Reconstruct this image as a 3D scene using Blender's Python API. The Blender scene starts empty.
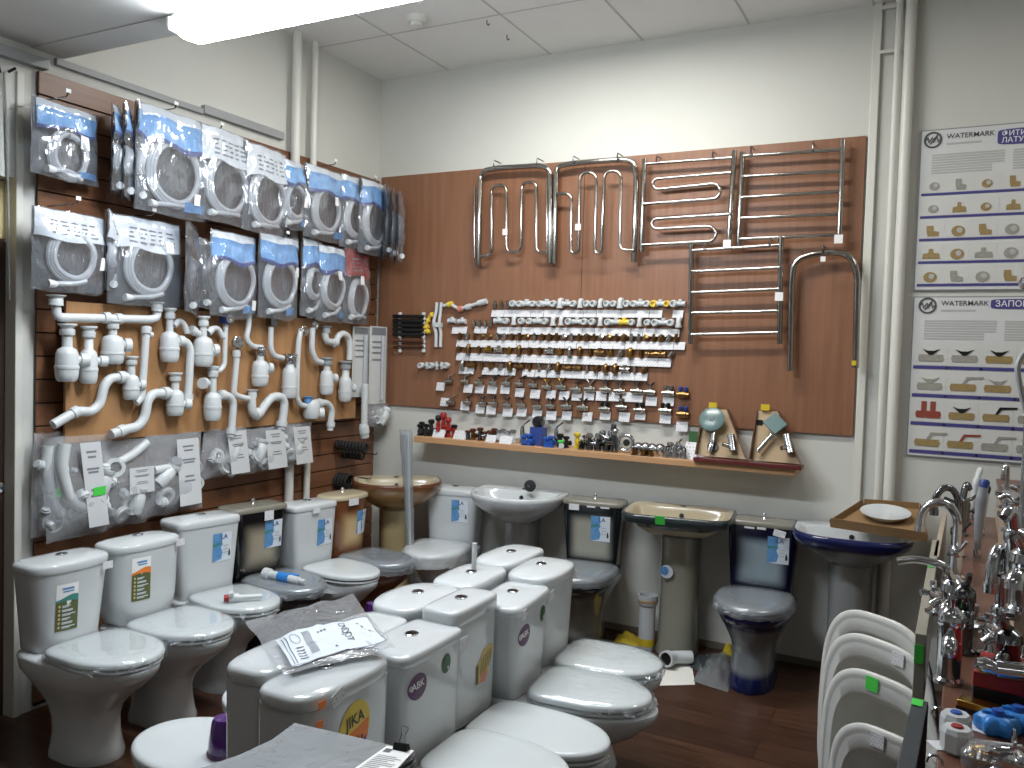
import bpy, bmesh, math, random
from math import sin, cos, pi, radians, copysign
from mathutils import Vector, Matrix, noise
random.seed(7)
SC = bpy.context.scene
COL = SC.collection
V = Vector

# ---------------------------------------------------------------- camera
F_PX, CX, CY = 832.9, 512.0, 384.0
PITCH, YAW, ROLL = 0.03840097, -0.47824927, 0.02952735
EYE = V((0, 0, 1.62))
_f = V((sin(YAW)*cos(PITCH), cos(YAW)*cos(PITCH), -sin(PITCH)))
_r = V((cos(YAW), -sin(YAW), 0)); _u = _r.cross(_f)
RT = _r*cos(ROLL)+_u*sin(ROLL); UP = -_r*sin(ROLL)+_u*cos(ROLL); FW = _f

def at(px, py, x=None, y=None, z=None):
    """where the sight line of a photo point meets a wall plane (x or y) or a level (z)"""
    d = RT*((px-CX)/F_PX) - UP*((py-CY)/F_PX) + FW
    t = (x-EYE.x)/d.x if x is not None else (y-EYE.y)/d.y if y is not None else (z-EYE.z)/d.z
    return EYE + d*t

def depth(p): return (V(p)-EYE).dot(FW)

cam = bpy.data.cameras.new('camera'); cam.sensor_width = 36; cam.lens = F_PX/1024*36; cam.clip_start = .05
co = bpy.data.objects.new('camera', cam); COL.objects.link(co)
co.matrix_world = Matrix(((RT.x, UP.x, -FW.x, EYE.x), (RT.y, UP.y, -FW.y, EYE.y), (RT.z, UP.z, -FW.z, EYE.z), (0, 0, 0, 1)))
SC.camera = co

# ---------------------------------------------------------------- materials
MATS = {}
def lin(c):
    return tuple(((v/255)/12.92 if v/255 <= .04045 else ((v/255+.055)/1.055)**2.4) for v in c) + (1,)

def mat(name, rgb, rough=.5, metal=0., spec=.5, var=0., vscale=8., bump=0., bscale=40., coat=0., trans=0., emit=0.):
    m = bpy.data.materials.new(name); m.use_nodes = True
    nt = m.node_tree; b = nt.nodes['Principled BSDF']
    c = lin(rgb)
    b.inputs['Base Color'].default_value = c
    b.inputs['Roughness'].default_value = rough; b.inputs['Metallic'].default_value = metal
    b.inputs['Specular IOR Level'].default_value = spec
    if coat: b.inputs['Coat Weight'].default_value = coat; b.inputs['Coat Roughness'].default_value = .08
    if trans: b.inputs['Transmission Weight'].default_value = trans
    if emit: b.inputs['Emission Color'].default_value = c; b.inputs['Emission Strength'].default_value = emit
    tc = nt.nodes.new('ShaderNodeTexCoord')
    n = nt.nodes.new('ShaderNodeTexNoise'); n.inputs['Scale'].default_value = vscale; n.inputs['Detail'].default_value = 4
    nt.links.new(tc.outputs['Object'], n.inputs['Vector'])
    r = nt.nodes.new('ShaderNodeMix'); r.data_type = 'RGBA'
    v = max(var, .03)
    r.inputs['A'].default_value = tuple(x*(1-v) for x in c[:3])+(1,); r.inputs['B'].default_value = tuple(min(1, x*(1+v)) for x in c[:3])+(1,)
    nt.links.new(n.outputs['Fac'], r.inputs['Factor']); nt.links.new(r.outputs['Result'], b.inputs['Base Color'])
    if bump:
        n2 = nt.nodes.new('ShaderNodeTexNoise'); n2.inputs['Scale'].default_value = bscale; n2.inputs['Detail'].default_value = 3
        nt.links.new(tc.outputs['Object'], n2.inputs['Vector'])
        bp = nt.nodes.new('ShaderNodeBump'); bp.inputs['Strength'].default_value = bump; bp.inputs['Distance'].default_value = .01
        nt.links.new(n2.outputs['Fac'], bp.inputs['Height']); nt.links.new(bp.outputs['Normal'], b.inputs['Normal'])
    MATS[name] = m
    return m

def ramp(nt, stops):
    n = nt.nodes.new('ShaderNodeValToRGB'); e = n.color_ramp.elements
    while len(e) < len(stops): e.new(.5)
    for k, (p, c) in enumerate(stops): e[k].position = p; e[k].color = lin(c)
    return n

def wood(name, c1, c2, stretch, rough=.4, scale=3., spec=.4):
    """wood grain running along the axis whose stretch factor is small"""
    m = mat(name, c1, rough, spec=spec); nt = m.node_tree; b = nt.nodes['Principled BSDF']
    tc = nt.nodes.new('ShaderNodeTexCoord'); mp = nt.nodes.new('ShaderNodeMapping'); mp.inputs['Scale'].default_value = stretch
    nt.links.new(tc.outputs['Object'], mp.inputs['Vector'])
    n = nt.nodes.new('ShaderNodeTexNoise'); n.inputs['Scale'].default_value = scale; n.inputs['Detail'].default_value = 6; n.inputs['Roughness'].default_value = .65
    nt.links.new(mp.outputs['Vector'], n.inputs['Vector'])
    rp = ramp(nt, [(.3, c1), (.7, c2)]); nt.links.new(n.outputs['Fac'], rp.inputs['Fac'])
    nt.links.new(rp.outputs['Color'], b.inputs['Base Color'])
    return m

def film(name, tint=(235, 240, 245), clear=.72, rough=.12, bump=.5, scale=30., milky=.1, stretch=(1, 1, .4), haze=(.8, .83, .86)):
    """thin plastic film: mostly see-through, with a crinkled gloss and a little white haze"""
    m = bpy.data.materials.new(name); m.use_nodes = True; nt = m.node_tree; nt.nodes.clear()
    out = nt.nodes.new('ShaderNodeOutputMaterial'); t = nt.nodes.new('ShaderNodeBsdfTransparent'); t.inputs['Color'].default_value = lin(tint)
    g = nt.nodes.new('ShaderNodeBsdfGlossy'); g.inputs['Roughness'].default_value = rough; g.inputs['Color'].default_value = (.95, .97, 1, 1)
    d = nt.nodes.new('ShaderNodeBsdfDiffuse'); d.inputs['Color'].default_value = (*haze, 1)
    tc = nt.nodes.new('ShaderNodeTexCoord'); n = nt.nodes.new('ShaderNodeTexNoise'); n.inputs['Scale'].default_value = scale
    n.inputs['Detail'].default_value = 3; n.inputs['Distortion'].default_value = 1.5
    mp = nt.nodes.new('ShaderNodeMapping'); mp.inputs['Scale'].default_value = stretch; nt.links.new(tc.outputs['Object'], mp.inputs['Vector']); nt.links.new(mp.outputs['Vector'], n.inputs['Vector'])
    bp = nt.nodes.new('ShaderNodeBump'); bp.inputs['Strength'].default_value = bump; bp.inputs['Distance'].default_value = .02
    nt.links.new(n.outputs['Fac'], bp.inputs['Height']); nt.links.new(bp.outputs['Normal'], g.inputs['Normal']); nt.links.new(bp.outputs['Normal'], d.inputs['Normal'])
    lw = nt.nodes.new('ShaderNodeLayerWeight'); lw.inputs['Blend'].default_value = .5; nt.links.new(bp.outputs['Normal'], lw.inputs['Normal'])
    pw = nt.nodes.new('ShaderNodeMath'); pw.operation = 'POWER'; pw.inputs[1].default_value = 4; nt.links.new(lw.outputs['Facing'], pw.inputs[0])
    fr = nt.nodes.new('ShaderNodeMath'); fr.operation = 'MULTIPLY_ADD'; fr.inputs[1].default_value = .7; fr.inputs[2].default_value = .045; nt.links.new(pw.outputs[0], fr.inputs[0])
    ma = nt.nodes.new('ShaderNodeMath'); ma.operation = 'ADD'; ma.use_clamp = True; ma.inputs[1].default_value = max(0, 1-clear-milky)
    nt.links.new(fr.outputs[0], ma.inputs[0])
    m1 = nt.nodes.new('ShaderNodeMixShader'); m1.inputs[0].default_value = milky
    nt.links.new(t.outputs[0], m1.inputs[1]); nt.links.new(d.outputs[0], m1.inputs[2])
    m2 = nt.nodes.new('ShaderNodeMixShader'); nt.links.new(ma.outputs[0], m2.inputs[0]); nt.links.new(m1.outputs[0], m2.inputs[1]); nt.links.new(g.outputs[0], m2.inputs[2])
    nt.links.new(m2.outputs[0], out.inputs['Surface']); MATS[name] = m
    return m

mat('wall_paint', (203, 203, 196), .75, var=.04, vscale=2.5, bump=.06, bscale=60)
mat('ceiling_paint', (228, 228, 225), .8, var=.03)
mat('beam_paint', (212, 212, 209), .8, var=.05)
mat('tile_seam', (190, 190, 187), .8)
mat('trim_paint', (212, 211, 202), .5)
mat('pipe_paint', (214, 213, 205), .4)
mat('duct_grey', (150, 152, 152), .5)
mat('dirt', (120, 112, 100), .9, var=.3)
wood('panel_veneer', (122, 84, 61), (141, 100, 75), (14, 14, .7), .38, 2.2)
wood('slat_wood', (104, 69, 48), (126, 86, 61), (6, .6, 14), .35, 2.5)
mat('slat_gap', (38, 24, 18), .8)
wood('tan_board', (150, 110, 72), (168, 128, 88), (8, 10, .7), .5, 2.)
wood('shelf_wood', (176, 134, 96), (192, 150, 110), (.6, 8, 8), .45, 2.)
wood('counter_wood', (96, 63, 49), (114, 78, 62), (8, .6, 8), .3, 2.)
mat('counter_edge', (176, 160, 140), .5)
mat('door_brown', (52, 34, 26), .5, var=.15)
mat('door_cream', (206, 190, 140), .6, var=.1)
mat('porcelain', (193, 197, 198), .12, spec=.5, coat=.3)
mat('porcelain_seat', (196, 201, 202), .18, spec=.5)
mat('porcelain_cream', (172, 160, 134), .15)
mat('grey_seat', (116, 124, 130), .25)
mat('dark_brown_gloss', (86, 50, 34), .15)
mat('lid_taupe', (124, 121, 110), .2)
mat('tank_line', (140, 142, 142), .6)
mat('chrome', (205, 208, 212), .12, metal=1.)
mat('chrome_dark', (120, 122, 125), .15, metal=1.)
mat('steel_tube', (172, 167, 160), .12, metal=1.)
mat('black', (22, 22, 24), .4)
mat('black_rubber', (30, 29, 30), .6)
mat('white_plastic', (196, 200, 201), .35)
mat('grey_plastic', (150, 154, 158), .45)
mat('hose_grey', (186, 190, 194), .3)
mat('label_pale', (200, 202, 204), .5)
mat('header_pale', (222, 226, 230), .35, var=.06, vscale=30)
mat('hose_dark', (92, 96, 104), .35)
mat('blue_header', (118, 172, 222), .3, var=.35, vscale=26)
mat('blue_deep', (50, 70, 138), .4)
mat('white_card', (232, 232, 230), .6)
mat('red', (150, 34, 28), .4)
mat('red_bright', (150, 28, 26), .45)
mat('blue', (36, 84, 168), .4)
mat('blue_bright', (42, 124, 200), .35)
mat('yellow', (206, 180, 40), .4)
mat('gold', (172, 138, 66), .25, metal=1.)
mat('green', (70, 200, 74), .5)
mat('green_dark', (50, 92, 50), .4)
mat('olive', (84, 92, 48), .5, var=.3, vscale=60)
mat('teal', (60, 128, 120), .5)
mat('orange', (224, 120, 44), .5)
mat('orange_sticker', (232, 128, 54), .5)
mat('brass', (146, 114, 72), .3, metal=1.)
mat('silver', (190, 188, 180), .25, metal=1.)
mat('purple', (74, 30, 104), .15, coat=.5)
mat('plum', (92, 52, 92), .4)
mat('cream_card', (164, 140, 106), .6)
mat('cardboard', (140, 110, 74), .7, var=.08)
mat('cardboard_dark', (112, 78, 48), .7, var=.08)
mat('print_navy', (70, 66, 128), .5)
mat('print_grey', (178, 178, 176), .6, var=.06, vscale=120)
mat('print_dark', (84, 84, 88), .6)
mat('print_text', (120, 122, 128), .6)
mat('print_brass', (150, 128, 82), .6, var=.3, vscale=60)
mat('print_steel', (150, 148, 138), .6, var=.3, vscale=60)
mat('print_red', (138, 62, 46), .6, var=.2, vscale=60)
mat('print_cell', (206, 206, 202), .6)
mat('board_white', (212, 213, 212), .25)
mat('board_edge', (140, 142, 140), .4)
mat('sticker_blue', (88, 138, 186), .4, var=.45, vscale=50)
mat('sticker_pale', (206, 214, 222), .4, var=.08, vscale=40)
mat('sticker_yellow', (226, 196, 70), .45, var=.1, vscale=40)
mat('sticker_sand', (204, 178, 108), .45, var=.2, vscale=60)
mat('sticker_pink', (206, 130, 110), .45, var=.1, vscale=40)
mat('smoke_white', (214, 214, 206), .5)
mat('slab_dark', (52, 58, 62), .4)
mat('taupe_grey', (150, 146, 132), .2)
mat('mirror_glass', (150, 158, 160), .05, metal=1.)
mat('tray_white', (206, 206, 201), .3)
mat('paper', (226, 224, 216), .7)
mat('lamp_glow', (238, 246, 255), .4, emit=80.)
mat('lamp_body', (214, 214, 210), .5)
mat('teal_glass', (94, 118, 116), .25)
film('film_clear', (250, 251, 252), clear=.74, milky=.20, bump=.55, scale=16)
film('film_bag', (247, 249, 252), clear=.82, milky=.07, rough=.13, bump=.45, scale=12)
film('film_back', (226, 230, 235), clear=.2, milky=.78, rough=.3, bump=.5, scale=13, haze=(.11, .12, .135))
film('film_milky', (250, 251, 252), clear=.52, milky=.47, rough=.3, bump=.35, scale=11, stretch=(1, 1, 1), haze=(.78, .80, .81))
film('film_grey', (246, 248, 250), clear=.60, milky=.34, rough=.2, bump=.22, scale=9, stretch=(1, 1, 1), haze=(.40, .43, .45))
film('film_tight', (253, 254, 254), clear=.93, milky=.05, rough=.07, bump=.12, scale=6, stretch=(1, 1, 1))

film('film_wrap', (248, 250, 250), clear=.42, milky=.5, rough=.22, bump=.3, scale=8, stretch=(1, 1, 1), haze=(.48, .51, .52))
film('label_film', (250, 250, 250), clear=.28, milky=.68, rough=.2, bump=.2, scale=9, stretch=(1, 1, 1), haze=(.72, .74, .75))
# floor planks
m = mat('floor_laminate', (78, 50, 38), .32, spec=.5); nt = m.node_tree; b = nt.nodes['Principled BSDF']
tc = nt.nodes.new('ShaderNodeTexCoord'); bk = nt.nodes.new('ShaderNodeTexBrick')
bk.inputs['Scale'].default_value = 1.; bk.inputs['Brick Width'].default_value = 1.25; bk.inputs['Row Height'].default_value = .19
bk.inputs['Mortar Size'].default_value = .002; bk.inputs['Color1'].default_value = lin((90, 62, 46)); bk.inputs['Color2'].default_value = lin((68, 46, 35)); bk.inputs['Mortar'].default_value = lin((36, 22, 17))
nt.links.new(tc.outputs['Object'], bk.inputs['Vector'])
mp = nt.nodes.new('ShaderNodeMapping'); mp.inputs['Scale'].default_value = (1.2, 18, 1); nt.links.new(tc.outputs['Object'], mp.inputs['Vector'])
n = nt.nodes.new('ShaderNodeTexNoise'); n.inputs['Scale'].default_value = 3; n.inputs['Detail'].default_value = 6; nt.links.new(mp.outputs['Vector'], n.inputs['Vector'])
mx = nt.nodes.new('ShaderNodeMix'); mx.data_type = 'RGBA'; mx.blend_type = 'MULTIPLY'; mx.inputs['Factor'].default_value = .8
rp = ramp(nt, [(.3, (150, 140, 135)), (.7, (255, 250, 245))]); nt.links.new(n.outputs['Fac'], rp.inputs['Fac'])
nt.links.new(bk.outputs['Color'], mx.inputs['A']); nt.links.new(rp.outputs['Color'], mx.inputs['B']); nt.links.new(mx.outputs['Result'], b.inputs['Base Color'])

def glaze(name, centre, edge, axes='YZ', lo=.62, hi=.95, rough=.14):
    """sanitary ware sprayed darker towards the edges of the piece"""
    m = mat(name, centre, rough, coat=.3); nt = m.node_tree; b = nt.nodes['Principled BSDF']
    tc = nt.nodes.new('ShaderNodeTexCoord'); s = nt.nodes.new('ShaderNodeSeparateXYZ'); nt.links.new(tc.outputs['Generated'], s.inputs[0])
    vals = []
    for a in axes:
        if a == 'z': vals.append(s.outputs['Z']); continue
        ma = nt.nodes.new('ShaderNodeMath'); ma.operation = 'MULTIPLY_ADD'; ma.inputs[1].default_value = 2; ma.inputs[2].default_value = -1
        nt.links.new(s.outputs[a], ma.inputs[0])
        ab = nt.nodes.new('ShaderNodeMath'); ab.operation = 'ABSOLUTE'; nt.links.new(ma.outputs[0], ab.inputs[0]); vals.append(ab.outputs[0])
    o = vals[0]
    if len(vals) > 1:
        mx = nt.nodes.new('ShaderNodeMath'); mx.operation = 'SMOOTH_MAX'; mx.inputs[2].default_value = .25; nt.links.new(vals[0], mx.inputs[0]); nt.links.new(vals[1], mx.inputs[1]); o = mx.outputs[0]
    rp = ramp(nt, [(lo, centre), (hi, edge)]); rp.color_ramp.interpolation = 'EASE'
    nt.links.new(o, rp.inputs['Fac']); nt.links.new(rp.outputs['Color'], b.inputs['Base Color'])
    return m
glaze('tank_green', (150, 150, 138), (15, 22, 26), 'YZ', .42, .80)
glaze('tank_blue', (132, 146, 154), (9, 13, 40), 'YZ', .40, .78)
glaze('tank_black', (148, 140, 122), (18, 17, 19), 'YZ', .25, .76)
glaze('tank_brown', (186, 160, 118), (104, 62, 38), 'YZ', .22, .72)
glaze('bowl_blue', (122, 126, 128), (18, 26, 70), 'Z', .48, .70)
glaze('bowl_green', (116, 116, 110), (26, 34, 40), 'Z', .5, .85)
glaze('bowl_brown', (112, 74, 50), (84, 48, 32), 'Z', .6, .95)
glaze('bowl_black', (70, 68, 66), (30, 30, 34), 'Z', .6, .95)
glaze('basin_green', (104, 104, 95), (44, 52, 54), 'z', .3, .75)
glaze('basin_blue', (140, 144, 144), (22, 30, 78), 'z', .52, .68)
glaze('basin_brown', (150, 116, 76), (92, 54, 34), 'Z', .3, .9)
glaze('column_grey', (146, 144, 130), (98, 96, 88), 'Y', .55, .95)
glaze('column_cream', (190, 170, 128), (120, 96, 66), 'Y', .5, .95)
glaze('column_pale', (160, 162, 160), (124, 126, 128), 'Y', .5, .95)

# printed card: rows of short dark dashes
m = mat('printed_card', (216, 216, 218), .55); nt = m.node_tree; b = nt.nodes['Principled BSDF']
tc = nt.nodes.new('ShaderNodeTexCoord'); bk = nt.nodes.new('ShaderNodeTexBrick'); bk.inputs['Scale'].default_value = 1; bk.inputs['Brick Width'].default_value = .23; bk.inputs['Row Height'].default_value = .2
bk.inputs['Mortar Size'].default_value = .06; bk.inputs['Color1'].default_value = lin((150, 152, 158)); bk.inputs['Color2'].default_value = lin((210, 210, 212)); bk.inputs['Mortar'].default_value = lin((216, 216, 218))
sp = nt.nodes.new('ShaderNodeSeparateXYZ'); cb = nt.nodes.new('ShaderNodeCombineXYZ'); ad = nt.nodes.new('ShaderNodeMath'); ad.operation = 'ADD'
nt.links.new(tc.outputs['Generated'], sp.inputs[0]); nt.links.new(sp.outputs['X'], ad.inputs[0]); nt.links.new(sp.outputs['Y'], ad.inputs[1])
nt.links.new(ad.outputs[0], cb.inputs['X']); nt.links.new(sp.outputs['Z'], cb.inputs['Y']); nt.links.new(cb.outputs[0], bk.inputs['Vector']); nt.links.new(bk.outputs['Color'], b.inputs['Base Color'])

# ---------------------------------------------------------------- mesh builder
class MB:
    def __init__(s): s.v = []; s.f = []; s.m = []; s.mats = []
    def mi(s, name):
        if name not in s.mats: s.mats.append(name)
        return s.mats.index(name)
    def add(s, vs, fs, mname, M=None):
        o = len(s.v); k = s.mi(mname)
        s.v += [tuple(M @ V(p)) if M else tuple(p) for p in vs]
        for f in fs: s.f.append(tuple(i+o for i in f)); s.m.append(k)
        return s
    def box(s, c, d, mname, M=None):
        x, y, z = c; a, b, e = d[0]/2, d[1]/2, d[2]/2
        vs = [(x+i*a, y+j*b, z+k*e) for i in (-1, 1) for j in (-1, 1) for k in (-1, 1)]
        return s.add(vs, [(0, 1, 3, 2), (4, 6, 7, 5), (0, 4, 5, 1), (2, 3, 7, 6), (0, 2, 6, 4), (1, 5, 7, 3)], mname, M)
    def span(s, p, q, mname, M=None):
        return s.box([(a+b)/2 for a, b in zip(p, q)], [abs(b-a) for a, b in zip(p, q)], mname, M)
    def loft(s, rings, mname, caps=(True, True), M=None, closed=True):
        n = len(rings[0]); vs = [p for r in rings for p in r]; fs = []
        for i in range(len(rings)-1):
            for j in range(n if closed else n-1):
                k = (j+1) % n
                fs.append((i*n+j, i*n+k, (i+1)*n+k, (i+1)*n+j))
        if caps[0]: fs.append(tuple(range(n))[::-1])
        if caps[1]: fs.append(tuple((len(rings)-1)*n+j for j in range(n)))
        return s.add(vs, fs, mname, M)
    def lathe(s, prof, mname, M=None, n=16):
        rings = [[(r*cos(2*pi*k/n), r*sin(2*pi*k/n), z) for k in range(n)] for r, z in prof]
        return s.loft(rings, mname, (False, False), M)
    def tube(s, path, r, mname, n=10, closed=False, M=None, caps=True):
        P = [V(p) for p in path]; P = [p for i, p in enumerate(P) if i == 0 or (p-P[i-1]).length > 1e-6]
        N = len(P); R = r if isinstance(r, (list, tuple)) else [r]*N
        if len(R) != N: R = [R[min(len(R)-1, int(i*len(R)/N))] for i in range(N)]
        T = []
        for i in range(N):
            a = P[i-1] if (i > 0 or closed) else P[i]; b = P[(i+1) % N] if (i < N-1 or closed) else P[i]
            T.append((b-a).normalized())
        up = V((0, 0, 1)) if abs(T[0].z) < .9 else V((1, 0, 0))
        nrm = (up-T[0]*up.dot(T[0])).normalized(); rings = []
        for i in range(N):
            nrm = (nrm-T[i]*nrm.dot(T[i])); nrm = nrm.normalized() if nrm.length > 1e-6 else T[i].orthogonal().normalized()
            b = T[i].cross(nrm)
            rings.append([tuple(P[i]+(nrm*cos(2*pi*k/n)+b*sin(2*pi*k/n))*R[i]) for k in range(n)])
        if closed: rings.append(rings[0]); caps = False
        return s.loft(rings, mname, (caps, caps), M)
    def prism(s, poly, d0, d1, mname, M=None):
        """poly in local (x, z), thickness along y"""
        n = len(poly); vs = [(x, d0, z) for x, z in poly]+[(x, d1, z) for x, z in poly]
        fs = [tuple(range(n)), tuple(range(2*n-1, n-1, -1))]+[(i, i+n, (i+1) % n+n, (i+1) % n) for i in range(n)]
        return s.add(vs, fs, mname, M)
    def build(s, name, parent=None, ang=40, bevel=0., world=False, loc=None, smooth=True):
        vs = s.v
        if world and parent is not None:
            I = XF[parent.name].inverted(); vs = [tuple(I @ V(p)) for p in vs]
        elif loc is not None and parent is None:
            vs = [tuple(V(p)-V(loc)) for p in vs]
        me = bpy.data.meshes.new(name); me.from_pydata(vs, [], s.f)
        for nm in s.mats: me.materials.append(MATS[nm])
        if len(s.mats) > 1: me.polygons.foreach_set('material_index', s.m)
        bm = bmesh.new(); bm.from_mesh(me); bmesh.ops.recalc_face_normals(bm, faces=bm.faces); bm.to_mesh(me); bm.free()
        if smooth:
            me.polygons.foreach_set('use_smooth', [True]*len(me.polygons))
            me.set_sharp_from_angle(angle=radians(ang))
        o = bpy.data.objects.new(name, me); COL.objects.link(o)
        if parent is not None:
            o.parent = parent; XF[o.name] = XF[parent.name] if parent.name in XF else Matrix()
        elif loc is not None: o.location = loc
        if bevel:
            md = o.modifiers.new('bevel', 'BEVEL'); md.width = bevel; md.segments = 2; md.limit_method = 'ANGLE'; md.angle_limit = radians(40)
        return o

XF = {}
def tag(o, label, cat, group=None):
    o['label'] = label; o['category'] = cat
    if group: o['group'] = group
    return o
def thing(name, label, cat, loc=(0, 0, 0), rotz=0., group=None, M=None):
    o = bpy.data.objects.new(name, None); COL.objects.link(o); o.empty_display_size = .05
    m = Matrix.Translation(V(loc)) @ Matrix.Rotation(rotz, 4, 'Z') if M is None else M
    o.matrix_world = m; XF[o.name] = m.copy()
    return tag(o, label, cat, group)
def struct(name, mb, ang=40, bevel=0.):
    o = mb.build(name, ang=ang, bevel=bevel); o['kind'] = 'structure'; return o
def dup(o, M, label=None):
    c = o.copy(); COL.objects.link(c); c.matrix_world = M; XF[c.name] = M.copy()
    if label: c['label'] = label
    for ch in o.children:
        d = ch.copy(); COL.objects.link(d); d.parent = c
        for g in ch.children:
            e = g.copy(); COL.objects.link(e); e.parent = d
    return c

def fillet(pts, rad, k=5):
    P = [V(p) for p in pts]; out = [P[0]]
    for i in range(1, len(P)-1):
        a, b, c = P[i-1], P[i], P[i+1]; d1, d2 = a-b, c-b
        r = min(rad, d1.length*.48, d2.length*.48)
        s, e = b+d1.normalized()*r, b+d2.normalized()*r
        for j in range(k+1):
            t = j/k; out.append(s*(1-t)**2+b*2*t*(1-t)+e*t*t)
    out.append(P[-1]); return out
def T(x, y, z): return Matrix.Translation((x, y, z))
def RZ(a): return Matrix.Rotation(a, 4, 'Z')
def RX(a): return Matrix.Rotation(a, 4, 'X')
def RY(a): return Matrix.Rotation(a, 4, 'Y')
def along(p, d):
    """frame at p whose z axis points along d"""
    return Matrix.Translation(V(p)) @ V(d).to_track_quat('Z', 'Y').to_matrix().to_4x4()
def superell(cx, cy, hx, hy, z, n=4., k=40):
    out = []
    for i in range(k):
        a = 2*pi*i/k; c, s = cos(a), sin(a)
        out.append((cx+hx*copysign(abs(c)**(2/n), c), cy+hy*copysign(abs(s)**(2/n), s), z))
    return out
def text_mesh(body, size, bold=0.):
    cu = bpy.data.curves.new('writing', 'FONT'); cu.body = body; cu.size = size; cu.align_x = 'CENTER'; cu.align_y = 'CENTER'; cu.offset = bold
    o = bpy.data.objects.new('writing', cu); COL.objects.link(o)
    dg = bpy.context.evaluated_depsgraph_get(); me = o.evaluated_get(dg).to_mesh()
    vs = [tuple(v.co) for v in me.vertices]; fs = [tuple(p.vertices) for p in me.polygons]
    bpy.data.objects.remove(o); bpy.data.curves.remove(cu)
    return vs, fs
ORD = ['first', 'second', 'third', 'fourth', 'fifth', 'sixth', 'seventh', 'eighth', 'ninth', 'tenth', 'eleventh', 'twelfth', 'thirteenth', 'fourteenth', 'fifteenth', 'sixteenth', 'seventeenth', 'eighteenth', 'nineteenth', 'twentieth', 'twenty-first', 'twenty-second', 'twenty-third', 'twenty-fourth', 'twenty-fifth', 'twenty-sixth', 'twenty-seventh', 'twenty-eighth', 'twenty-ninth', 'thirtieth', 'thirty-first', 'thirty-second', 'thirty-third', 'thirty-fourth', 'thirty-fifth']
# ================================================================ the room
XL, YB, ZC = -3.46, 4.63, 3.43      # left wall, back wall, ceiling
XR, YF, ZS = 2.7, -2.4, 2.84        # right wall, wall behind the photographer, lower ceiling over the front
struct('floor', MB().span((XL-.15, YF-.15, -.08), (XR+.15, YB+.15, 0), 'floor_laminate'))
struct('wall_back', MB().span((XL-.15, YB, 0), (XR+.15, YB+.15, ZC), 'wall_paint'))
mb = MB()
mb.span((XL-.15, 2.16, 0), (XL, YB, ZC), 'wall_paint'); mb.span((XL-.15, YF, 0), (XL, 1.12, ZC), 'wall_paint'); mb.span((XL-.15, 1.12, 2.28), (XL, 2.16, ZC), 'wall_paint')
struct('wall_left', mb)
struct('wall_right', MB().span((XR, YF, 0), (XR+.15, YB, ZC), 'wall_paint'))
struct('wall_front', MB().span((XL-.15, YF-.15, 0), (XR+.15, YF, ZC), 'wall_paint'))
struct('ceiling', MB().span((XL-.15, 2.3, ZC), (XR+.15, YB+.15, ZC+.12), 'ceiling_paint'))
mb = MB().span((XL, YF, ZS), (XR, 2.345, ZC+.12), 'beam_paint')
o = struct('ceiling_front', mb)
mb = MB().span((XL, 2.2, ZS-.004), (XR, 2.345, ZS), 'beam_paint')
struct('trim_1', mb)
mb = MB()
for x in (-2.93, -2.2, -1.62, -1.02, -.4): mb.span((x-.005, 2.35, ZC-.003), (x+.005, YB, ZC+.001), 'tile_seam')
for y in (3.35, 3.98): mb.span((XL, y-.004, ZC-.003), (XR, y+.004, ZC+.001), 'tile_seam')
struct('trim_2', mb)
# door on the left, only its edge in view
d = MB().span((XL-.12, 1.14, 0), (XL-.06, 2.14, 2.02), 'door_brown').build('door_1', bevel=.004); d['kind'] = 'structure'
MB().lathe([(.0, 0), (.012, 0), (.012, .05), (.022, .055), (.022, .09), (.0, .092)], 'chrome', T(XL-.06, 2.06, 1.0) @ RY(pi/2)).build('door_handle', d)
t = MB().span((XL-.1, 1.14, 2.03), (XL-.07, 2.14, 2.27), 'door_cream').build('window_1', bevel=.003); t['kind'] = 'structure'
mb = MB().span((XL-.13, 2.135, 0), (XL+.012, 2.165, 2.72), 'trim_paint'); struct('trim_3', mb, bevel=.003)
mb = MB().span((XL+.0, 1.3, 2.755), (XL+.04, 2.255, 2.80), 'duct_grey'); struct('trim_4', mb, bevel=.003)
mb = MB().span((XL, 2.30, 2.795), (XL+.022, 3.10, 2.825), 'duct_grey'); mb.span((XL, 3.10, 2.80), (XL+.03, 3.68, 2.845), 'duct_grey'); struct('trim_5', mb, bevel=.003)
# boxed edge and risers on the back wall
struct('trim_6', MB().span((-.395, YB-.022, 0), (-.355, YB, ZC), 'trim_paint'), bevel=.004)
for i, (x, r, z0) in enumerate(((-.275, .016, 0), (-.222, .026, 0))):
    p = MB().tube([(x, YB-.045, z0), (x, YB-.045, ZC)], r, 'pipe_paint', 14).build('trim_%d' % (7+i)); p['kind'] = 'structure'
mb = MB()
for z in (3.40, 3.18): mb.span((-.36, YB-.03, z-.008), (-.27, YB-.018, z+.008), 'trim_paint')
struct('trim_9', mb)
# risers on the left wall
for i, (y, r) in enumerate(((3.745, .027), (3.90, .02))):
    p = MB().tube([(XL+.055, y, 0), (XL+.055, y, ZC)], r, 'pipe_paint', 14).build('trim_%d' % (10+i)); p['kind'] = 'structure'
struct('baseboard_back', MB().span((XL, YB-.012, 0), (XR, YB, .035), 'dirt'))

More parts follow.
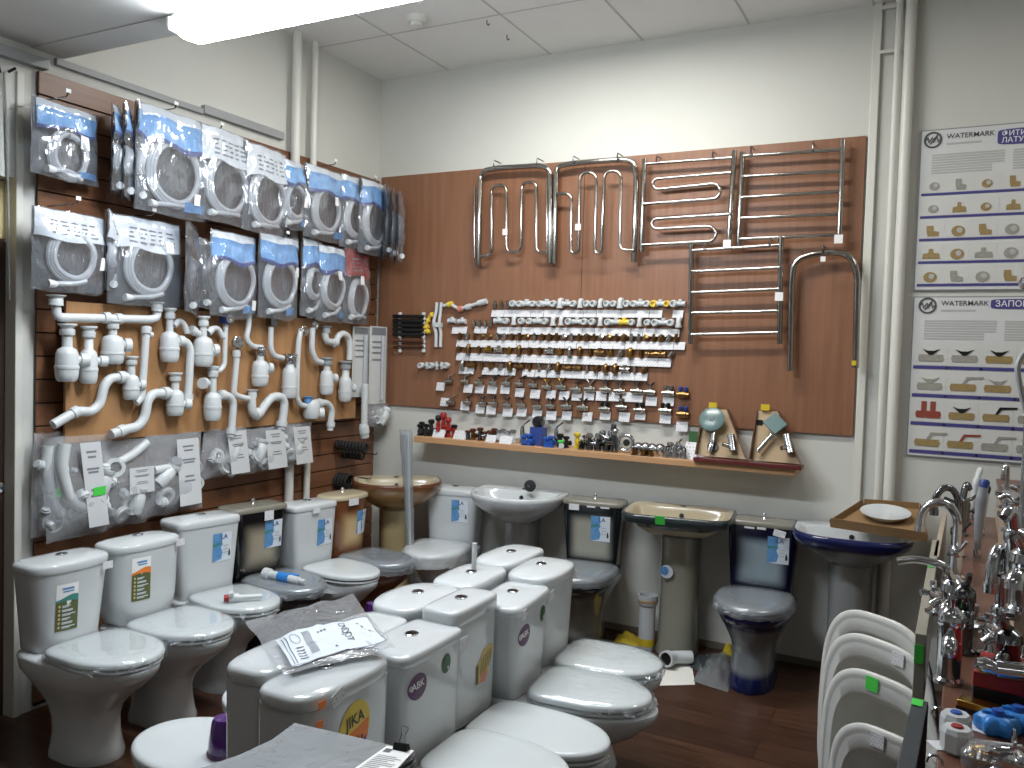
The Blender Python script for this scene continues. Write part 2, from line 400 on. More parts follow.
# ---------------------------------------------------------------- wall boards
mb = MB(); mb.span((XL+.001, 2.225, .02), (XL+.014, 4.60, 2.745), 'slat_gap')
z = 2.745
while z > .1:
    mb.span((XL+.012, 2.22, z-.094), (XL+.024, 4.602, z), 'slat_wood'); z -= .1005
tag(mb.build('slatwall_panel', bevel=.0015), 'brown grooved slat panel covering the left wall behind the hanging bags', 'wall panel')
mb = MB(); mb.span((XL+.03, YB-.018, 1.238), (-.405, YB-.002, 2.772), 'panel_veneer')
o = tag(mb.build('display_board', bevel=.002), 'large brown wood veneer board on back wall carrying the towel warmers', 'board')
mb = MB()
xs = at(583, 230, y=YB-.02).x
mb.span((xs-.0015, YB-.0195, 1.24), (xs+.0015, YB-.0178, 2.77), 'slat_gap'); mb.build('board_seam', o)
XB = XL+.10     # face of the tan board
mb = MB(); mb.span((XB-.016, 2.30, 1.165), (XB, 4.30, 1.782), 'tan_board')
o = tag(mb.build('tan_board', bevel=.002), 'tan plywood board on left wall holding white sink traps', 'board')
SX0, SX1, SYF, SZ = -3.0, -.655, 4.44, 1.062
o = tag(MB().span((SX0, SYF, SZ-.036), (SX1, YB, SZ), 'shelf_wood').build('wall_shelf', bevel=.003), 'long orange-brown wooden wall shelf under the fittings board', 'shelf')

# ---------------------------------------------------------------- ceiling things
def lamp(x0, x1, y, z, label):
    t = thing('fluorescent_lamp', label, 'lamp', ((x0+x1)/2, y, z)); L = x1-x0
    MB().box((0, 0, -.018), (L, .13, .036), 'lamp_body').build('housing', t, bevel=.004)
    rings = []
    for u in (-1, -.985, -.94, .94, .985, 1):
        k = {1: .25, .985: .8, .94: 1}[abs(u)]
        rings.append([(u*L/2, .085*k*cos(a), -.037-.05*k*max(0, sin(a))) for a in [pi*i/10 for i in range(11)]])
    d = MB().loft(rings, 'lamp_glow').build('diffuser', t)
    for s in (-1, 1): MB().box((s*(L/2+.008), 0, -.035), (.02, .15, .05), 'lamp_body').build('end_cap', t, bevel=.006)
    return t
lamp(-2.60, -1.34, 2.25, ZS-.004, 'long bright fluorescent ceiling lamp at the edge of the lowered ceiling')
p = at(417, 17, z=ZC)
t = thing('smoke_detector', 'small round white smoke detector on the ceiling', 'smoke detector', (p.x, p.y, ZC))
MB().lathe([(.0, 0), (.055, 0), (.055, -.018), (.045, -.03), (0, -.03)], 'smoke_white', n=24).build('base', t)
MB().lathe([(.0, -.028), (.034, -.028), (.034, -.05), (.02, -.056), (0, -.056)], 'smoke_white', n=24).build('sensor_head', t)
for k, (px, py, w) in enumerate(((487, 20, 'left'), (507, 35, 'right'))):
    p = at(px, py, z=ZC); mb = MB()
    mb.tube([(0, 0, 0), (0, 0, -.02), (.008, 0, -.03), (.018, 0, -.022)], .003, 'black', 6)
    tag(mb.build('ceiling_hook', loc=(0, 0, 0)), 'small dark hook in the ceiling, the %s one of two' % w, 'hook').location = p
# thin wire beside the door
mb = MB(); pts = [at(px, py, x=XL+.012) for px, py in ((4, 72), (6, 110), (8, 180), (9.5, 300))]
mb.tube(pts, .004, 'duct_grey', 6)
for q in (-1, 1):
    p = at(4+q*4, 72, x=XL+.02); mb.tube([p, p+V((.02, q*.02, .02))], .006, 'black', 6)
tag(mb.build('cable', loc=tuple(pts[0])), 'thin grey cable with black clips on the wall by the door', 'cable')
# ================================================================ toilets
def egg(x0, x1, hw, z, k=44, back=.36):
    xm = x0+(x1-x0)*.45; out = []
    for i in range(k):
        a = 2*pi*i/k; c, s = cos(a), sin(a)
        if c > 0: out.append((xm+(x1-xm)*c**.92, hw*s, z))
        else: out.append((xm+(xm-x0)*copysign(abs(c)**back, c), hw*copysign(abs(s)**.45, s), z))
    return out

class Tank:
    """cistern body, narrower at the foot; front(y, z) gives the x of its front face"""
    def __init__(s, w=.36, d=.175, H=.77, z0=.395, taper=.86, bulge=.012, n=5., lidh=.045, dome=.012, ln=None, round_foot=0.):
        s.w, s.d, s.H, s.z0, s.taper, s.bulge, s.n, s.lidh, s.dome, s.ln, s.rf = w, d, H, z0, taper, bulge, n, lidh, dome, ln or n, round_foot
    def k(s, z):
        t = (z-s.z0)/(s.H-s.lidh-s.z0); t = min(1, max(0, t)); kk = s.taper+(1-s.taper)*t
        if s.rf and t < .35: kk *= 1-s.rf*(1-t/.35)**2
        return kk
    def ring(s, z, kk=None, grow=0., n=None, x0=0.):
        kk = kk if kk is not None else s.k(z); n = n or s.n
        hw, d = s.w/2*kk+grow, s.d*(.55+.45*kk)+grow; out = []
        for i in range(56):
            a = 2*pi*i/56; c, q = cos(a), sin(a)
            y = hw*copysign(abs(q)**(2/n), q); x = x0+d/2+(d/2)*copysign(abs(c)**(2/n), c)
            if c > 0: x += s.bulge*(1-(y/hw)**2)
            out.append((x-grow*.5, y, z))
        return out
    def front(s, y, z):
        kk = s.k(z); hw, d = s.w/2*kk, s.d*(.55+.45*kk)
        u = min(1, abs(y/hw)); c = (1-u**s.n)**(1/s.n)
        return d/2+d/2*c+s.bulge*(1-u*u)
    def body(s, m):
        zt = s.H-s.lidh; zs = [s.z0, s.z0+.008]+[s.z0+.008+(zt-s.z0-.008)*i/9 for i in range(1, 10)]
        r = [s.ring(z) for z in zs]; r[0] = s.ring(s.z0, s.k(s.z0)*.95)
        return MB().loft(r, m)
    def lid(s, m):
        z = s.H-s.lidh; g = .007; n = s.ln; H = s.H
        R = [s.ring(z, 1, -.004, n), s.ring(z+.001, 1, g-.002, n), s.ring(z+.004, 1, g, n), s.ring(H-.016-s.dome*.5, 1, g, n), s.ring(H-.007-s.dome*.5, 1, g-.004, n), s.ring(H-.002-s.dome*.5, 1, g-.013, n)]
        top = R[-1]; cx = s.d/2
        for f, dz in ((.8, .45), (.5, .85), (.2, 1.)):
            R.append([(cx+(x-cx)*f, y*f, H-.002-s.dome*.5+(.002+s.dome*.5)*dz) for x, y, _ in top])
        return MB().loft(R, m)

def patch(mb, tk, y0, y1, z0, z1, off, m, n=6):
    vs = []; fs = []
    for i in range(n+1):
        for j in range(3):
            y = y0+(y1-y0)*i/n; z = z0+(z1-z0)*j/2; vs.append((tk.front(y, z)+off, y, z))
    for i in range(n):
        for j in range(2): fs.append((i*3+j, (i+1)*3+j, (i+1)*3+j+1, i*3+j+1))
    return mb.add(vs, fs, m)
def ellipse_patch(mb, tk, yc, zc, ry, rz, off, m, sq=1., rot=0.):
    vs = [(tk.front(yc, zc)+off, yc, zc)]; n = 28
    for i in range(n):
        a = 2*pi*i/n; u, v = ry*copysign(abs(cos(a))**sq, cos(a)), rz*copysign(abs(sin(a))**sq, sin(a))
        y, z = yc+u*cos(rot)-v*sin(rot), zc+u*sin(rot)+v*cos(rot); vs.append((tk.front(y, z)+off, y, z))
    return mb.add(vs, [(0, 1+i, 1+(i+1) % n) for i in range(n)], m)
def poly_patch(mb, tk, pts, off, m):
    vs = [(tk.front(y, z)+off, y, z) for y, z in pts]
    return mb.add(vs, [tuple(range(len(vs)))], m)
def write(mb, tk, body, yc, zc, size, off, m, rot=0., sx=1., bold=0.):
    vs, fs = text_mesh(body, size, bold); out = []
    for a, b, _ in vs:
        a *= sx; y, z = yc+a*cos(rot)-b*sin(rot), zc+a*sin(rot)+b*cos(rot); out.append((tk.front(y, z)+off, y, z))
    return mb.add(out, fs, m)

def sticker_list(tk, yc, zc, top):
    """tall label: white head, wave, dark list of advantages"""
    mb = MB(); w, h = .084, .185
    patch(mb, tk, yc-w/2, yc+w/2, zc-h/2, zc+h/2, .0012, 'white_card')
    poly_patch(mb, tk, [(yc-w/2, zc-h/2)]+[(yc-w/2+w*i/8, zc-h/2) for i in range(1, 9)]+[(yc+w/2-w*i/8, zc+.038+.010*sin(2.4-i*.45)) for i in range(9)], .002, 'olive')
    poly_patch(mb, tk, [(yc-w/2+w*i/8, zc+.026-.004*(i-4)**2*.1) for i in range(9)]+[(yc+w/2-w*i/8, zc+.039+.010*sin(2.4-i*.45)) for i in range(9)], .0026, top)
    patch(mb, tk, yc-.022, yc+.024, zc+.070, zc+.078, .002, 'sticker_blue'); patch(mb, tk, yc-.018, yc+.024, zc+.060, zc+.065, .002, 'sticker_blue')
    for i in range(6):
        z = zc+.006-i*.0165
        ellipse_patch(mb, tk, yc-.030, z, .004, .005, .003, 'sticker_sand')
        patch(mb, tk, yc-.020, yc+.012+.018*((i*7) % 3)/2, z-.0018, z+.0018, .003, 'sticker_pale')
        patch(mb, tk, yc-.020, yc+.004+.016*((i*5) % 3)/2, z-.0062, z-.0035, .003, 'sticker_pale')
    return mb
def sticker_water(tk, yc, zc, s=1.):
    """blue water label with dark letters and a black drop"""
    mb = MB(); w, h = .088*s, .115*s
    patch(mb, tk, yc-w/2, yc+w/2, zc-h/2, zc+h/2, .0012, 'sticker_pale')
    patch(mb, tk, yc-w/2, yc-w*.02, zc+h*.12, zc+h/2, .002, 'sticker_blue')
    poly_patch(mb, tk, [(yc-w/2, zc-h/2), (yc-w*.05, zc-h*.42), (yc+w*.02, zc-h*.2), (yc-w*.08, zc), (yc+w*.04, zc+h*.12), (yc-w/2, zc+h*.12)], .002, 'sticker_blue')
    poly_patch(mb, tk, [(yc-w/2, zc+h*.02), (yc-w*.1, zc+h*.1), (yc-w*.02, zc+h*.17), (yc-w/2, zc+h*.14)], .0026, 'teal')
    write(mb, tk, 'LA', yc+w*.08, zc+h*.36, .026*s, .003, 'blue_deep', bold=.0004)
    poly_patch(mb, tk, [(yc+w*.34, zc-h*.35), (yc+w*.44, zc-h*.33), (yc+w*.43, zc-h*.2), (yc+w*.38, zc-h*.08), (yc+w*.34, zc-h*.2)], .0026, 'black')
    for i in range(3): patch(mb, tk, yc+w*.05, yc+w*.3, zc+h*(.02-.12*i), zc+h*(.05-.12*i), .0026, 'print_grey')
    return mb
def sticker_badge(tk, yc, zc):
    mb = MB(); ellipse_patch(mb, tk, yc, zc, .043, .039, .0014, 'plum')
    write(mb, tk, 'ABK', yc, zc+.004, .030, .0026, 'white_card', rot=.1, sx=1.0, bold=.0005)
    return mb
def sticker_green(tk, yc, zc):
    mb = MB(); ellipse_patch(mb, tk, yc, zc, .026, .030, .0014, 'green_dark'); ellipse_patch(mb, tk, yc+.002, zc+.010, .017, .014, .0022, 'green_dark')
    ellipse_patch(mb, tk, yc+.008, zc-.014, .003, .006, .003, 'white_card'); return mb
def sticker_jika(tk, yc, zc):
    mb = MB(); ellipse_patch(mb, tk, yc, zc, .062, .076, .0014, 'sticker_yellow', rot=-.2)
    poly_patch(mb, tk, [(yc-0.0589, zc-0.0154), (yc+0.0563, zc+0.0154), (yc+0.0538, zc-0.0358), (yc+0.0333, zc-0.0666), (yc-0.0230, zc-0.0717), (yc-0.0512, zc-0.0461)], .0022, 'orange_sticker')
    write(mb, tk, 'JIKA', yc, zc+.026, .044, .0026, 'black', rot=.12, sx=.9, bold=.0006)
    for i in range(5): patch(mb, tk, yc-0.0358+.0155*i, yc-0.0307+.0155*i, zc-0.0384, zc-0.0230+.002*(i % 2), .003, 'black')
    poly_patch(mb, tk, [(yc+0.0256, zc-0.0640), (yc+0.0435, zc-0.0512), (yc+0.0461, zc-0.0282), (yc+0.0333, zc-0.0384)], .003, 'blue_deep')
    return mb
def sticker_crest(tk, yc, zc):
    """sand coloured shield with dark strokes, pink at its lower corner"""
    mb = MB()
    poly_patch(mb, tk, [(yc-.055, zc-.055), (yc+.008, zc-.062), (yc+.030, zc-.035), (yc+.036, zc-.005), (yc+.062, zc+.018), (yc+.064, zc+.05), (yc+.03, zc+.058), (yc-.012, zc+.05), (yc-.030, zc+.022), (yc-.056, zc+.008)], .0014, 'sticker_sand')
    poly_patch(mb, tk, [(yc-.030, zc-.058), (yc+.008, zc-.060), (yc+.026, zc-.034), (yc+.004, zc-.022), (yc-.02, zc-.034)], .0022, 'sticker_pink')
    poly_patch(mb, tk, [(yc-.055, zc-.055), (yc-.040, zc-.055), (yc-.040, zc+.010), (yc-.055, zc+.006)], .0022, 'olive')
    for i in range(6):
        y = yc-.030+.014*i; poly_patch(mb, tk, [(y, zc-.03+.004*i), (y+.004, zc-.03+.004*i), (y+.010, zc+.028+.003*i), (y+.007, zc+.030+.003*i)], .003, 'olive')
    return mb

def bowl_mesh(m, z_rim=.40, lid_x1=.615, foot=1., hw=.180, skirt=0.):
    e = lid_x1
    S = [(0, .15, .425*foot, .112), (.022, .15, .43*foot, .112), (.05, .155, .418*foot, .106), (.10, .16, .405*foot, .101), (.16, .155, .402*max(1, foot*.94), .102), (.21, .14, .425*max(1, foot*.9), .112), (.26, .11, .478*max(1, foot*.86), .134), (.31, .07, e-.075, .158), (.345, .03, e-.035, .173), (.365, .015, e-.012, hw-.002), (z_rim-.012, .01, e-.004, hw), (z_rim-.004, .012, e-.006, hw-.003), (z_rim, .02, e-.016, hw-.012)]
    return MB().loft([egg(a, b, w, z) for z, a, b, w in S], m)
def seat_lid(m, x0, x1, hw, z, th=.026):
    mb = MB(); R = [egg(x0+.006, x1-.006, hw-.006, z+.001), egg(x0, x1, hw, z+.004), egg(x0, x1, hw, z+th*.62), egg(x0+.004, x1-.004, hw-.004, z+th*.86), egg(x0+.014, x1-.016, hw-.015, z+th)]
    top = R[-1]; cx = (x0+x1)/2
    for f, dz in ((.75, .002), (.4, .0035), (.1, .004)): R.append([(cx+(x-cx)*f, y*f, z+th+dz) for x, y, _ in top])
    return mb.loft(R, m)
def wrap_mesh(x0, x1, hw, z, th=.03, skirt=.02, seed=0, m='film_tight'):
    rnd = random.Random(seed); mb = MB()
    def jit(r, a): return [(x+rnd.uniform(-a, a), y+rnd.uniform(-a, a), zz+rnd.uniform(-a, a)*.7) for x, y, zz in r]
    R = [jit(egg(x0-.006, x1+.008, hw+.010, z-skirt, 60), .007), jit(egg(x0-.008, x1+.009, hw+.009, z, 60), .003), jit(egg(x0-.006, x1+.007, hw+.007, z+th*.7, 60), .0015), jit(egg(x0+.01, x1-.010, hw-.010, z+th+.004, 60), .001)]
    top = R[-1]; cx = (x0+x1)/2
    for f in (.7, .35, .08): R.append([(cx+(x-cx)*f, y*f, z+th+.009+rnd.uniform(0, .0015)) for x, y, _ in top])
    mb.loft(R, m, (False, True))
    # gathered tuft of film at the front
    for k in range(16):
        a = rnd.uniform(-1.2, .3); p = V((cx+(x1-cx)*cos(a)*1.0, hw*sin(a)*1.02, z+rnd.uniform(-.01, .012)))
        vs = [p+V((rnd.uniform(-.016, .024), rnd.uniform(-.020, .020), rnd.uniform(-.014, .014))) for _ in range(4)]
        mb.add(vs, [(0, 1, 2), (0, 2, 3), (1, 3, 2)], 'film_clear')
    return mb
def button(t, tk, oval=True):
    mb = MB(); x, z = tk.d/2, tk.H
    mb.loft([superell(x, 0, .020*k, .024*k, z+dz, 2, 24) for k, dz in ((1.05, -.002), (1.05, .003), (.9, .005), (.86, .004))], 'chrome', (True, False))
    mb.loft([superell(x, 0, .0172, .0205, z+.0035, 2, 24), superell(x, 0, .015, .018, z+.006, 2, 24)], 'chrome_dark')
    mb.box((x, 0, z+.0065), (.034, .002, .001), 'black')
    mb.box((x+.004, .008, z+.0066), (.008, .008, .0012), 'chrome')
    return mb.build('flush_button', t)
def price_tag_on(t, tk, y, z, w=.05, h=.032, m='printed_card', rot=0.):
    mb = MB(); x = max(tk.front(y-w/2, z), tk.front(y+w/2, z), tk.front(y, z))+.011
    mb.prism([(-w/2, -h/2), (w/2, -h/2), (w/2, h/2), (-w/2, h/2)], -.0006, .0006, m, T(x, y, z) @ RZ(pi/2) @ RY(rot))
    return mb.build('price_tag', t, smooth=False)

def toilet(x, y, th, label, tank=None, mt='porcelain', ml='porcelain', mb_='porcelain', ms='porcelain_seat', hw=.180, ll=.42, wrap=None, stickers=(), tags=(), knob='button', skirt=.02, z_rim=.40, foot=1., group=None, seed=1, over=.004):
    tk = tank or Tank(); t = thing('toilet', label, 'toilet', (x, y, 0), radians(th), group)
    x0 = tk.d+.018; x1 = x0+ll
    bowl_mesh(mb_, z_rim, x1+over, foot, hw+over*.4).build('bowl', t, 50)
    seat_lid(ms, x0+.012, x1-.004, hw-.004, z_rim, .016).build('seat', t, 50)
    sl = seat_lid(ms, x0, x1, hw, z_rim+.018, .026).build('seat_lid', t, 50)
    c = tk.body(mt).build('cistern', t, 50); c2 = tk.lid(ml).build('cistern_lid', t, 50)
    if knob == 'button': button(c2, tk)
    elif knob == 'knob':
        MB().lathe([(0, 0), (.012, 0), (.010, .006), (.006, .010), (.008, .020), (.011, .026), (.008, .033), (0, .035)], 'chrome', T(tk.d/2, 0, tk.H-.002)).build('flush_knob', c2)
    for fn, yc, zc in stickers: fn(tk, yc, zc).build('sticker', c, smooth=False)
    for a in tags: price_tag_on(c2 if a[1] > tk.H-.08 else c, tk, *a)
    if wrap: wrap_mesh(x0, x1, hw, z_rim+.016, .03, skirt, seed, wrap).build('film_wrap', sl, 60)
    return t

PI2 = -90
# along the left wall, from the door to the corner
toilet(-3.195, 2.115, -1, 'white toilet nearest the door with green list sticker on its tapering cistern', Tank(.325, .18, .757, taper=.80, bulge=.028, n=4.2), wrap='film_tight', skirt=.006,
       stickers=[(lambda k, a, b: sticker_list(k, a, b, 'teal'), -.045, .575)], tags=[(.125, .705, .045, .03)], hw=0.172, seed=3)
toilet(-3.2, 2.475, -1, 'white toilet with orange-topped list sticker and rounded cistern, second from the door', Tank(.335, .18, .768, taper=.93, bulge=.02, n=4., dome=.022, round_foot=.22), wrap='film_tight', skirt=.004,
       stickers=[(lambda k, a, b: sticker_list(k, a, b, 'orange'), -.06, .605)], tags=[(.14, .725, .045, .03)], hw=0.172, seed=4)
toilet(-3.27, 2.90, -9, 'white toilet with blue water sticker and a white plastic valve lying on its lid', Tank(.335, .183, .785, taper=.84, bulge=.006, n=7), wrap='film_tight', skirt=.008,
       stickers=[(lambda k, a, b: sticker_water(k, a, b, 1.2), .058, .632)], hw=0.166, seed=5)
toilet(-3.27, 3.25, -11, 'dark grey and beige sprayed toilet between two white ones along the left wall', Tank(.322, .175, .785, taper=.82, bulge=.004, n=7, lidh=.03, dome=.002), mt='tank_black', ml='lid_taupe', mb_='bowl_black', ms='grey_seat', knob='knob',
       wrap='film_grey', stickers=[(lambda k, a, b: sticker_water(k, a, b, 1.25), .07, .632)], tags=[(.03, .735, .055, .05)], hw=0.157, seed=6)
toilet(-3.185, 3.57, -8, 'narrow white toilet with blue sticker standing in front of the two white pipes', Tank(.302, .17, .765, taper=.88, bulge=.006, n=7, lidh=.04), stickers=[(lambda k, a, b: sticker_water(k, a, b, 1.25), .055, .595)], tags=[(-.02, .725, .05, .03)], knob='button', hw=0.155, seed=7)
toilet(-3.18, 3.865, -8, 'brown sprayed toilet with round cream cistern lid near the room corner', Tank(.306, .175, .772, taper=.80, bulge=.03, n=3.2, lidh=.03, dome=.004), mt='tank_brown', ml='porcelain_cream', mb_='bowl_brown', ms='grey_seat', knob='knob',
       wrap='film_grey', skirt=.035, stickers=[(lambda k, a, b: sticker_water(k, a, b, 1.2), .065, .605)], tags=[(-.03, .735, .075, .04)], hw=0.156, seed=8)
# along the back wall
toilet(-2.715, 4.57, -80, 'white toilet in the corner with blue sticker, lid under milky plastic wrap', Tank(.345, .18, .765, taper=.87, bulge=.01, n=6), wrap='film_milky', skirt=.05, stickers=[(lambda k, a, b: sticker_water(k, a, b, 1.2), .065, .628)], tags=[(-.13, .705, .06, .045)], seed=9)
toilet(-1.775, 4.585, -82, 'dark green and grey sprayed toilet beside the white pedestal basin', Tank(.35, .18, .785, taper=.84, bulge=.004, n=7, lidh=.03, dome=.002), mt='tank_green', ml='lid_taupe', mb_='bowl_green', ms='grey_seat', knob='knob', wrap='film_grey',
       stickers=[(lambda k, a, b: sticker_water(k, a, b, 1.25), .055, .63)], tags=[(-.10, .745, .06, .035), (.0, .755, .05, .01), (.08, .755, .05, .01)], seed=10)
toilet(-.809, 4.562, -87, 'dark blue and grey sprayed toilet standing alone beside the blue basin', Tank(.355, .175, .785, taper=.86, bulge=.004, n=7, lidh=.03, dome=.002), mt='tank_blue', ml='lid_taupe', mb_='bowl_blue', ms='grey_seat', knob='knob', wrap='film_grey',
       stickers=[(lambda k, a, b: sticker_water(k, a, b, 1.2), .085, .645)], tags=[(-.06, .75, .05, .01), (.0, .752, .045, .012), (.09, .735, .06, .035, 'printed_card', .2)], foot=1.2, seed=11)
# the double row in the middle: right-facing ones, near to far
toilet(-1.505, 1.715, -2, 'front white toilet with yellow sticker and orange tags on its boxy cistern', Tank(.35, .18, .775, taper=.97, bulge=.006, n=6, lidh=.05, dome=.02, ln=4.2), stickers=[(sticker_jika, .005, .628)],
       tags=[(-.075, .742, .045, .035, 'printed_card', -.35), (-.128, .742, .026, .02, 'orange_sticker'), (-.135, .695, .026, .02, 'orange_sticker')], knob='button', hw=0.172, seed=12)
toilet(-1.495, 2.095, 0, 'white toilet with plum badge and green round sticker, second in the right-facing middle row', Tank(.325, .18, .752, taper=.95, bulge=.006, n=7.5, lidh=.04, dome=.012), stickers=[(sticker_badge, -.10, .645), (sticker_green, .05, .665)], tags=[(.14, .70, .05, .04)], hw=0.157, seed=13)
toilet(-1.475, 2.39, 0, 'tall white toilet with sand coloured crest sticker and square shoulders', Tank(.286, .135, .79, taper=.97, bulge=.004, n=7, lidh=.052, dome=.004), stickers=[(sticker_crest, .045, .565)], ll=.455, z_rim=.375, hw=0.157, seed=14)
toilet(-1.46, 2.69, 5, 'white toilet with plum badge whose lid is wrapped in crinkled film', Tank(.33, .18, .742, taper=.86, bulge=.006, n=7, lidh=.042, dome=.012), wrap='film_tight', skirt=.012, over=.028, stickers=[(sticker_badge, -.10, .625), (sticker_green, .07, .655)], tags=[(-.14, .71, .04, .035), (.14, .705, .05, .035)], hw=0.157, seed=15)
toilet(-1.50, 3.02, 3, 'white toilet with tall rounded cistern at the far end of the right-facing middle row', Tank(.345, .18, .768, taper=.88, bulge=.02, n=3.8, lidh=.055, dome=.018), wrap='film_tight', skirt=.008, stickers=[(sticker_green, .15, .60)], tags=[(.165, .70, .03, .03)], ll=.40, hw=0.165, seed=16)
# left-facing ones, back to back with them
toilet(-1.50, 1.75, 182, 'front white toilet facing left, purple cup on its flat lid', Tank(.335, .165, .79, taper=.97, bulge=.006, n=6, lidh=.05, dome=.02, ln=4.2), ll=.43, hw=0.170, seed=17)
toilet(-1.52, 2.10, 180, 'white toilet facing left behind the plastic bag, second of the left-facing row', Tank(.34, .18, .74, taper=.9, bulge=.01, n=5), hw=0.165, seed=18)
toilet(-1.525, 2.445, 180, 'white toilet facing left with oval cistern lid beside the tall square-shouldered cistern', Tank(.34, .185, .762, taper=.88, bulge=.03, n=3.4, dome=.02), hw=0.160, seed=19)
toilet(-1.50, 2.775, 182, 'white toilet facing left with plain cistern, fourth of the left-facing row', Tank(.32, .18, .765, taper=.88, bulge=.012, n=5, dome=.012), hw=0.155, seed=20)
toilet(-1.515, 3.13, 180, 'white toilet facing left, farthest of the left-facing row below the white basin', Tank(.36, .175, .772, taper=.88, bulge=.016, n=4.4, dome=.014), hw=0.165, seed=21)

# ================================================================ pedestal basins
def dshape(w, x0, x1, z, k=64, nf=2.6, nb=7, side=4):
    d = x1-x0; out = []
    for i in range(k):
        a = 2*pi*i/k; c, s = cos(a), sin(a)
        if c > 0: out.append((x0+d*.35+d*.65*c**(2/nf), w/2*copysign(abs(s)**(2/nf), s), z))
        else: out.append((x0+d*.35-d*.35*abs(c)**(2/nb), w/2*copysign(abs(s)**(2/side), s), z))
    return out
def basin(x, y, th, label, w=.56, d=.44, H=.80, mbs='porcelain', min_='porcelain', mc='porcelain', nf=2.6, deep=.17, tags=(), sticker=None, pw=.21):
    t = thing('pedestal_basin', label, 'wash basin', (x, y, 0), radians(th))
    b = deep
    R = [dshape(w*.36, .05, d*.55, H-b-.02, nf=nf), dshape(w*.48, .035, d*.66, H-b+.005, nf=nf), dshape(w*.70, .02, d*.83, H-b+.045, nf=nf), dshape(w*.88, .008, d*.94, H-b+.085, nf=nf), dshape(w*.97, .002, d*.985, H-.045, nf=nf), dshape(w, 0, d, H-.022, nf=nf), dshape(w, 0, d, H-.006, nf=nf), dshape(w-.012, .006, d-.006, H, nf=nf), dshape(w-.03, .012, d-.016, H+.001, nf=nf)]
    MB().loft(R, mbs, (True, False)).build('basin_shell', t, 50)
    Q = [dshape(w-.03, .012, d-.016, H+.001, nf=nf), dshape(w-.05, .02, d-.026, H, nf=nf), dshape(w-.085, .10, d-.040, H-.006, nf=nf), dshape(w-.11, .112, d-.052, H-.03, nf=nf), dshape(w-.16, .125, d-.075, H-.08, nf=nf), dshape(w-.26, .15, d-.12, H-.115, nf=nf), dshape(.06, .22, .27, H-.125, nf=nf)]
    MB().loft(Q, min_, (False, True)).build('bowl_inside', t, 50)
    mb = MB(); mb.lathe([(0, 0), (.013, 0), (.013, .003), (0, .003)], 'black', along((.117, 0, H-.045), (1, 0, .25))); mb.lathe([(0, 0), (.016, 0), (.014, .002), (0, .002)], 'black', T(.055, 0, H))
    mb.build('overflow_hole', t)
    def col(z, k, dd=1.): return [(x_ if x_ > .02 else .02, y_, z) for x_, y_, _ in dshape(pw*k, .03, .03+.19*k*dd, z, nf=2.2, nb=9, side=6)]
    z1 = H-b
    MB().loft([col(0, 1.1), col(.02, 1.1), col(.06, 1.0), col(z1*.5, .94), col(z1-.06, .98), col(z1+.03, 1.08)], mc).build('pedestal', t, 50)
    for kind, yy, xx, m in tags:
        mb = MB(); mb.prism([(-.025, -.035), (.025, -.035), (.025, .012), (-.025, .012)], -.001, .001, m, T(xx, yy, H-.005) @ RZ(pi/2) @ RX(.25)); mb.build('price_tag', t, smooth=False)
    if sticker:
        mb = MB(); yy, zz = sticker
        mb.lathe([(0, 0), (.036, 0), (.036, .001), (0, .0012)], 'sticker_pale', along((.224, yy, zz), (1, yy*3, 0)), 24); mb.lathe([(0, .001), (.024, .001), (.02, .002), (0, .002)], 'sticker_blue', along((.224, yy-.012, zz+.004), (1, yy*3, 0)), 18)
        mb.build('sticker', t)
    return t
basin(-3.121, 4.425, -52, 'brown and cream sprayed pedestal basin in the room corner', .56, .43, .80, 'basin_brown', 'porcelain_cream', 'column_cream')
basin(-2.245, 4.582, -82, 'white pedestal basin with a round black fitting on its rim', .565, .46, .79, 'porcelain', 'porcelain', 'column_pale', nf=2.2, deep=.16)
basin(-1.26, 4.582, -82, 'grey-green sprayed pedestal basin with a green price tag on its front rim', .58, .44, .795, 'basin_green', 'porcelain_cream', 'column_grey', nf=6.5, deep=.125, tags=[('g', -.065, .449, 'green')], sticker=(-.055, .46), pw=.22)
basin(-.385, 4.60, -86, 'blue-rimmed pedestal basin under the cardboard tray', .56, .43, .785, 'basin_blue', 'porcelain', 'column_pale', nf=3., deep=.15)
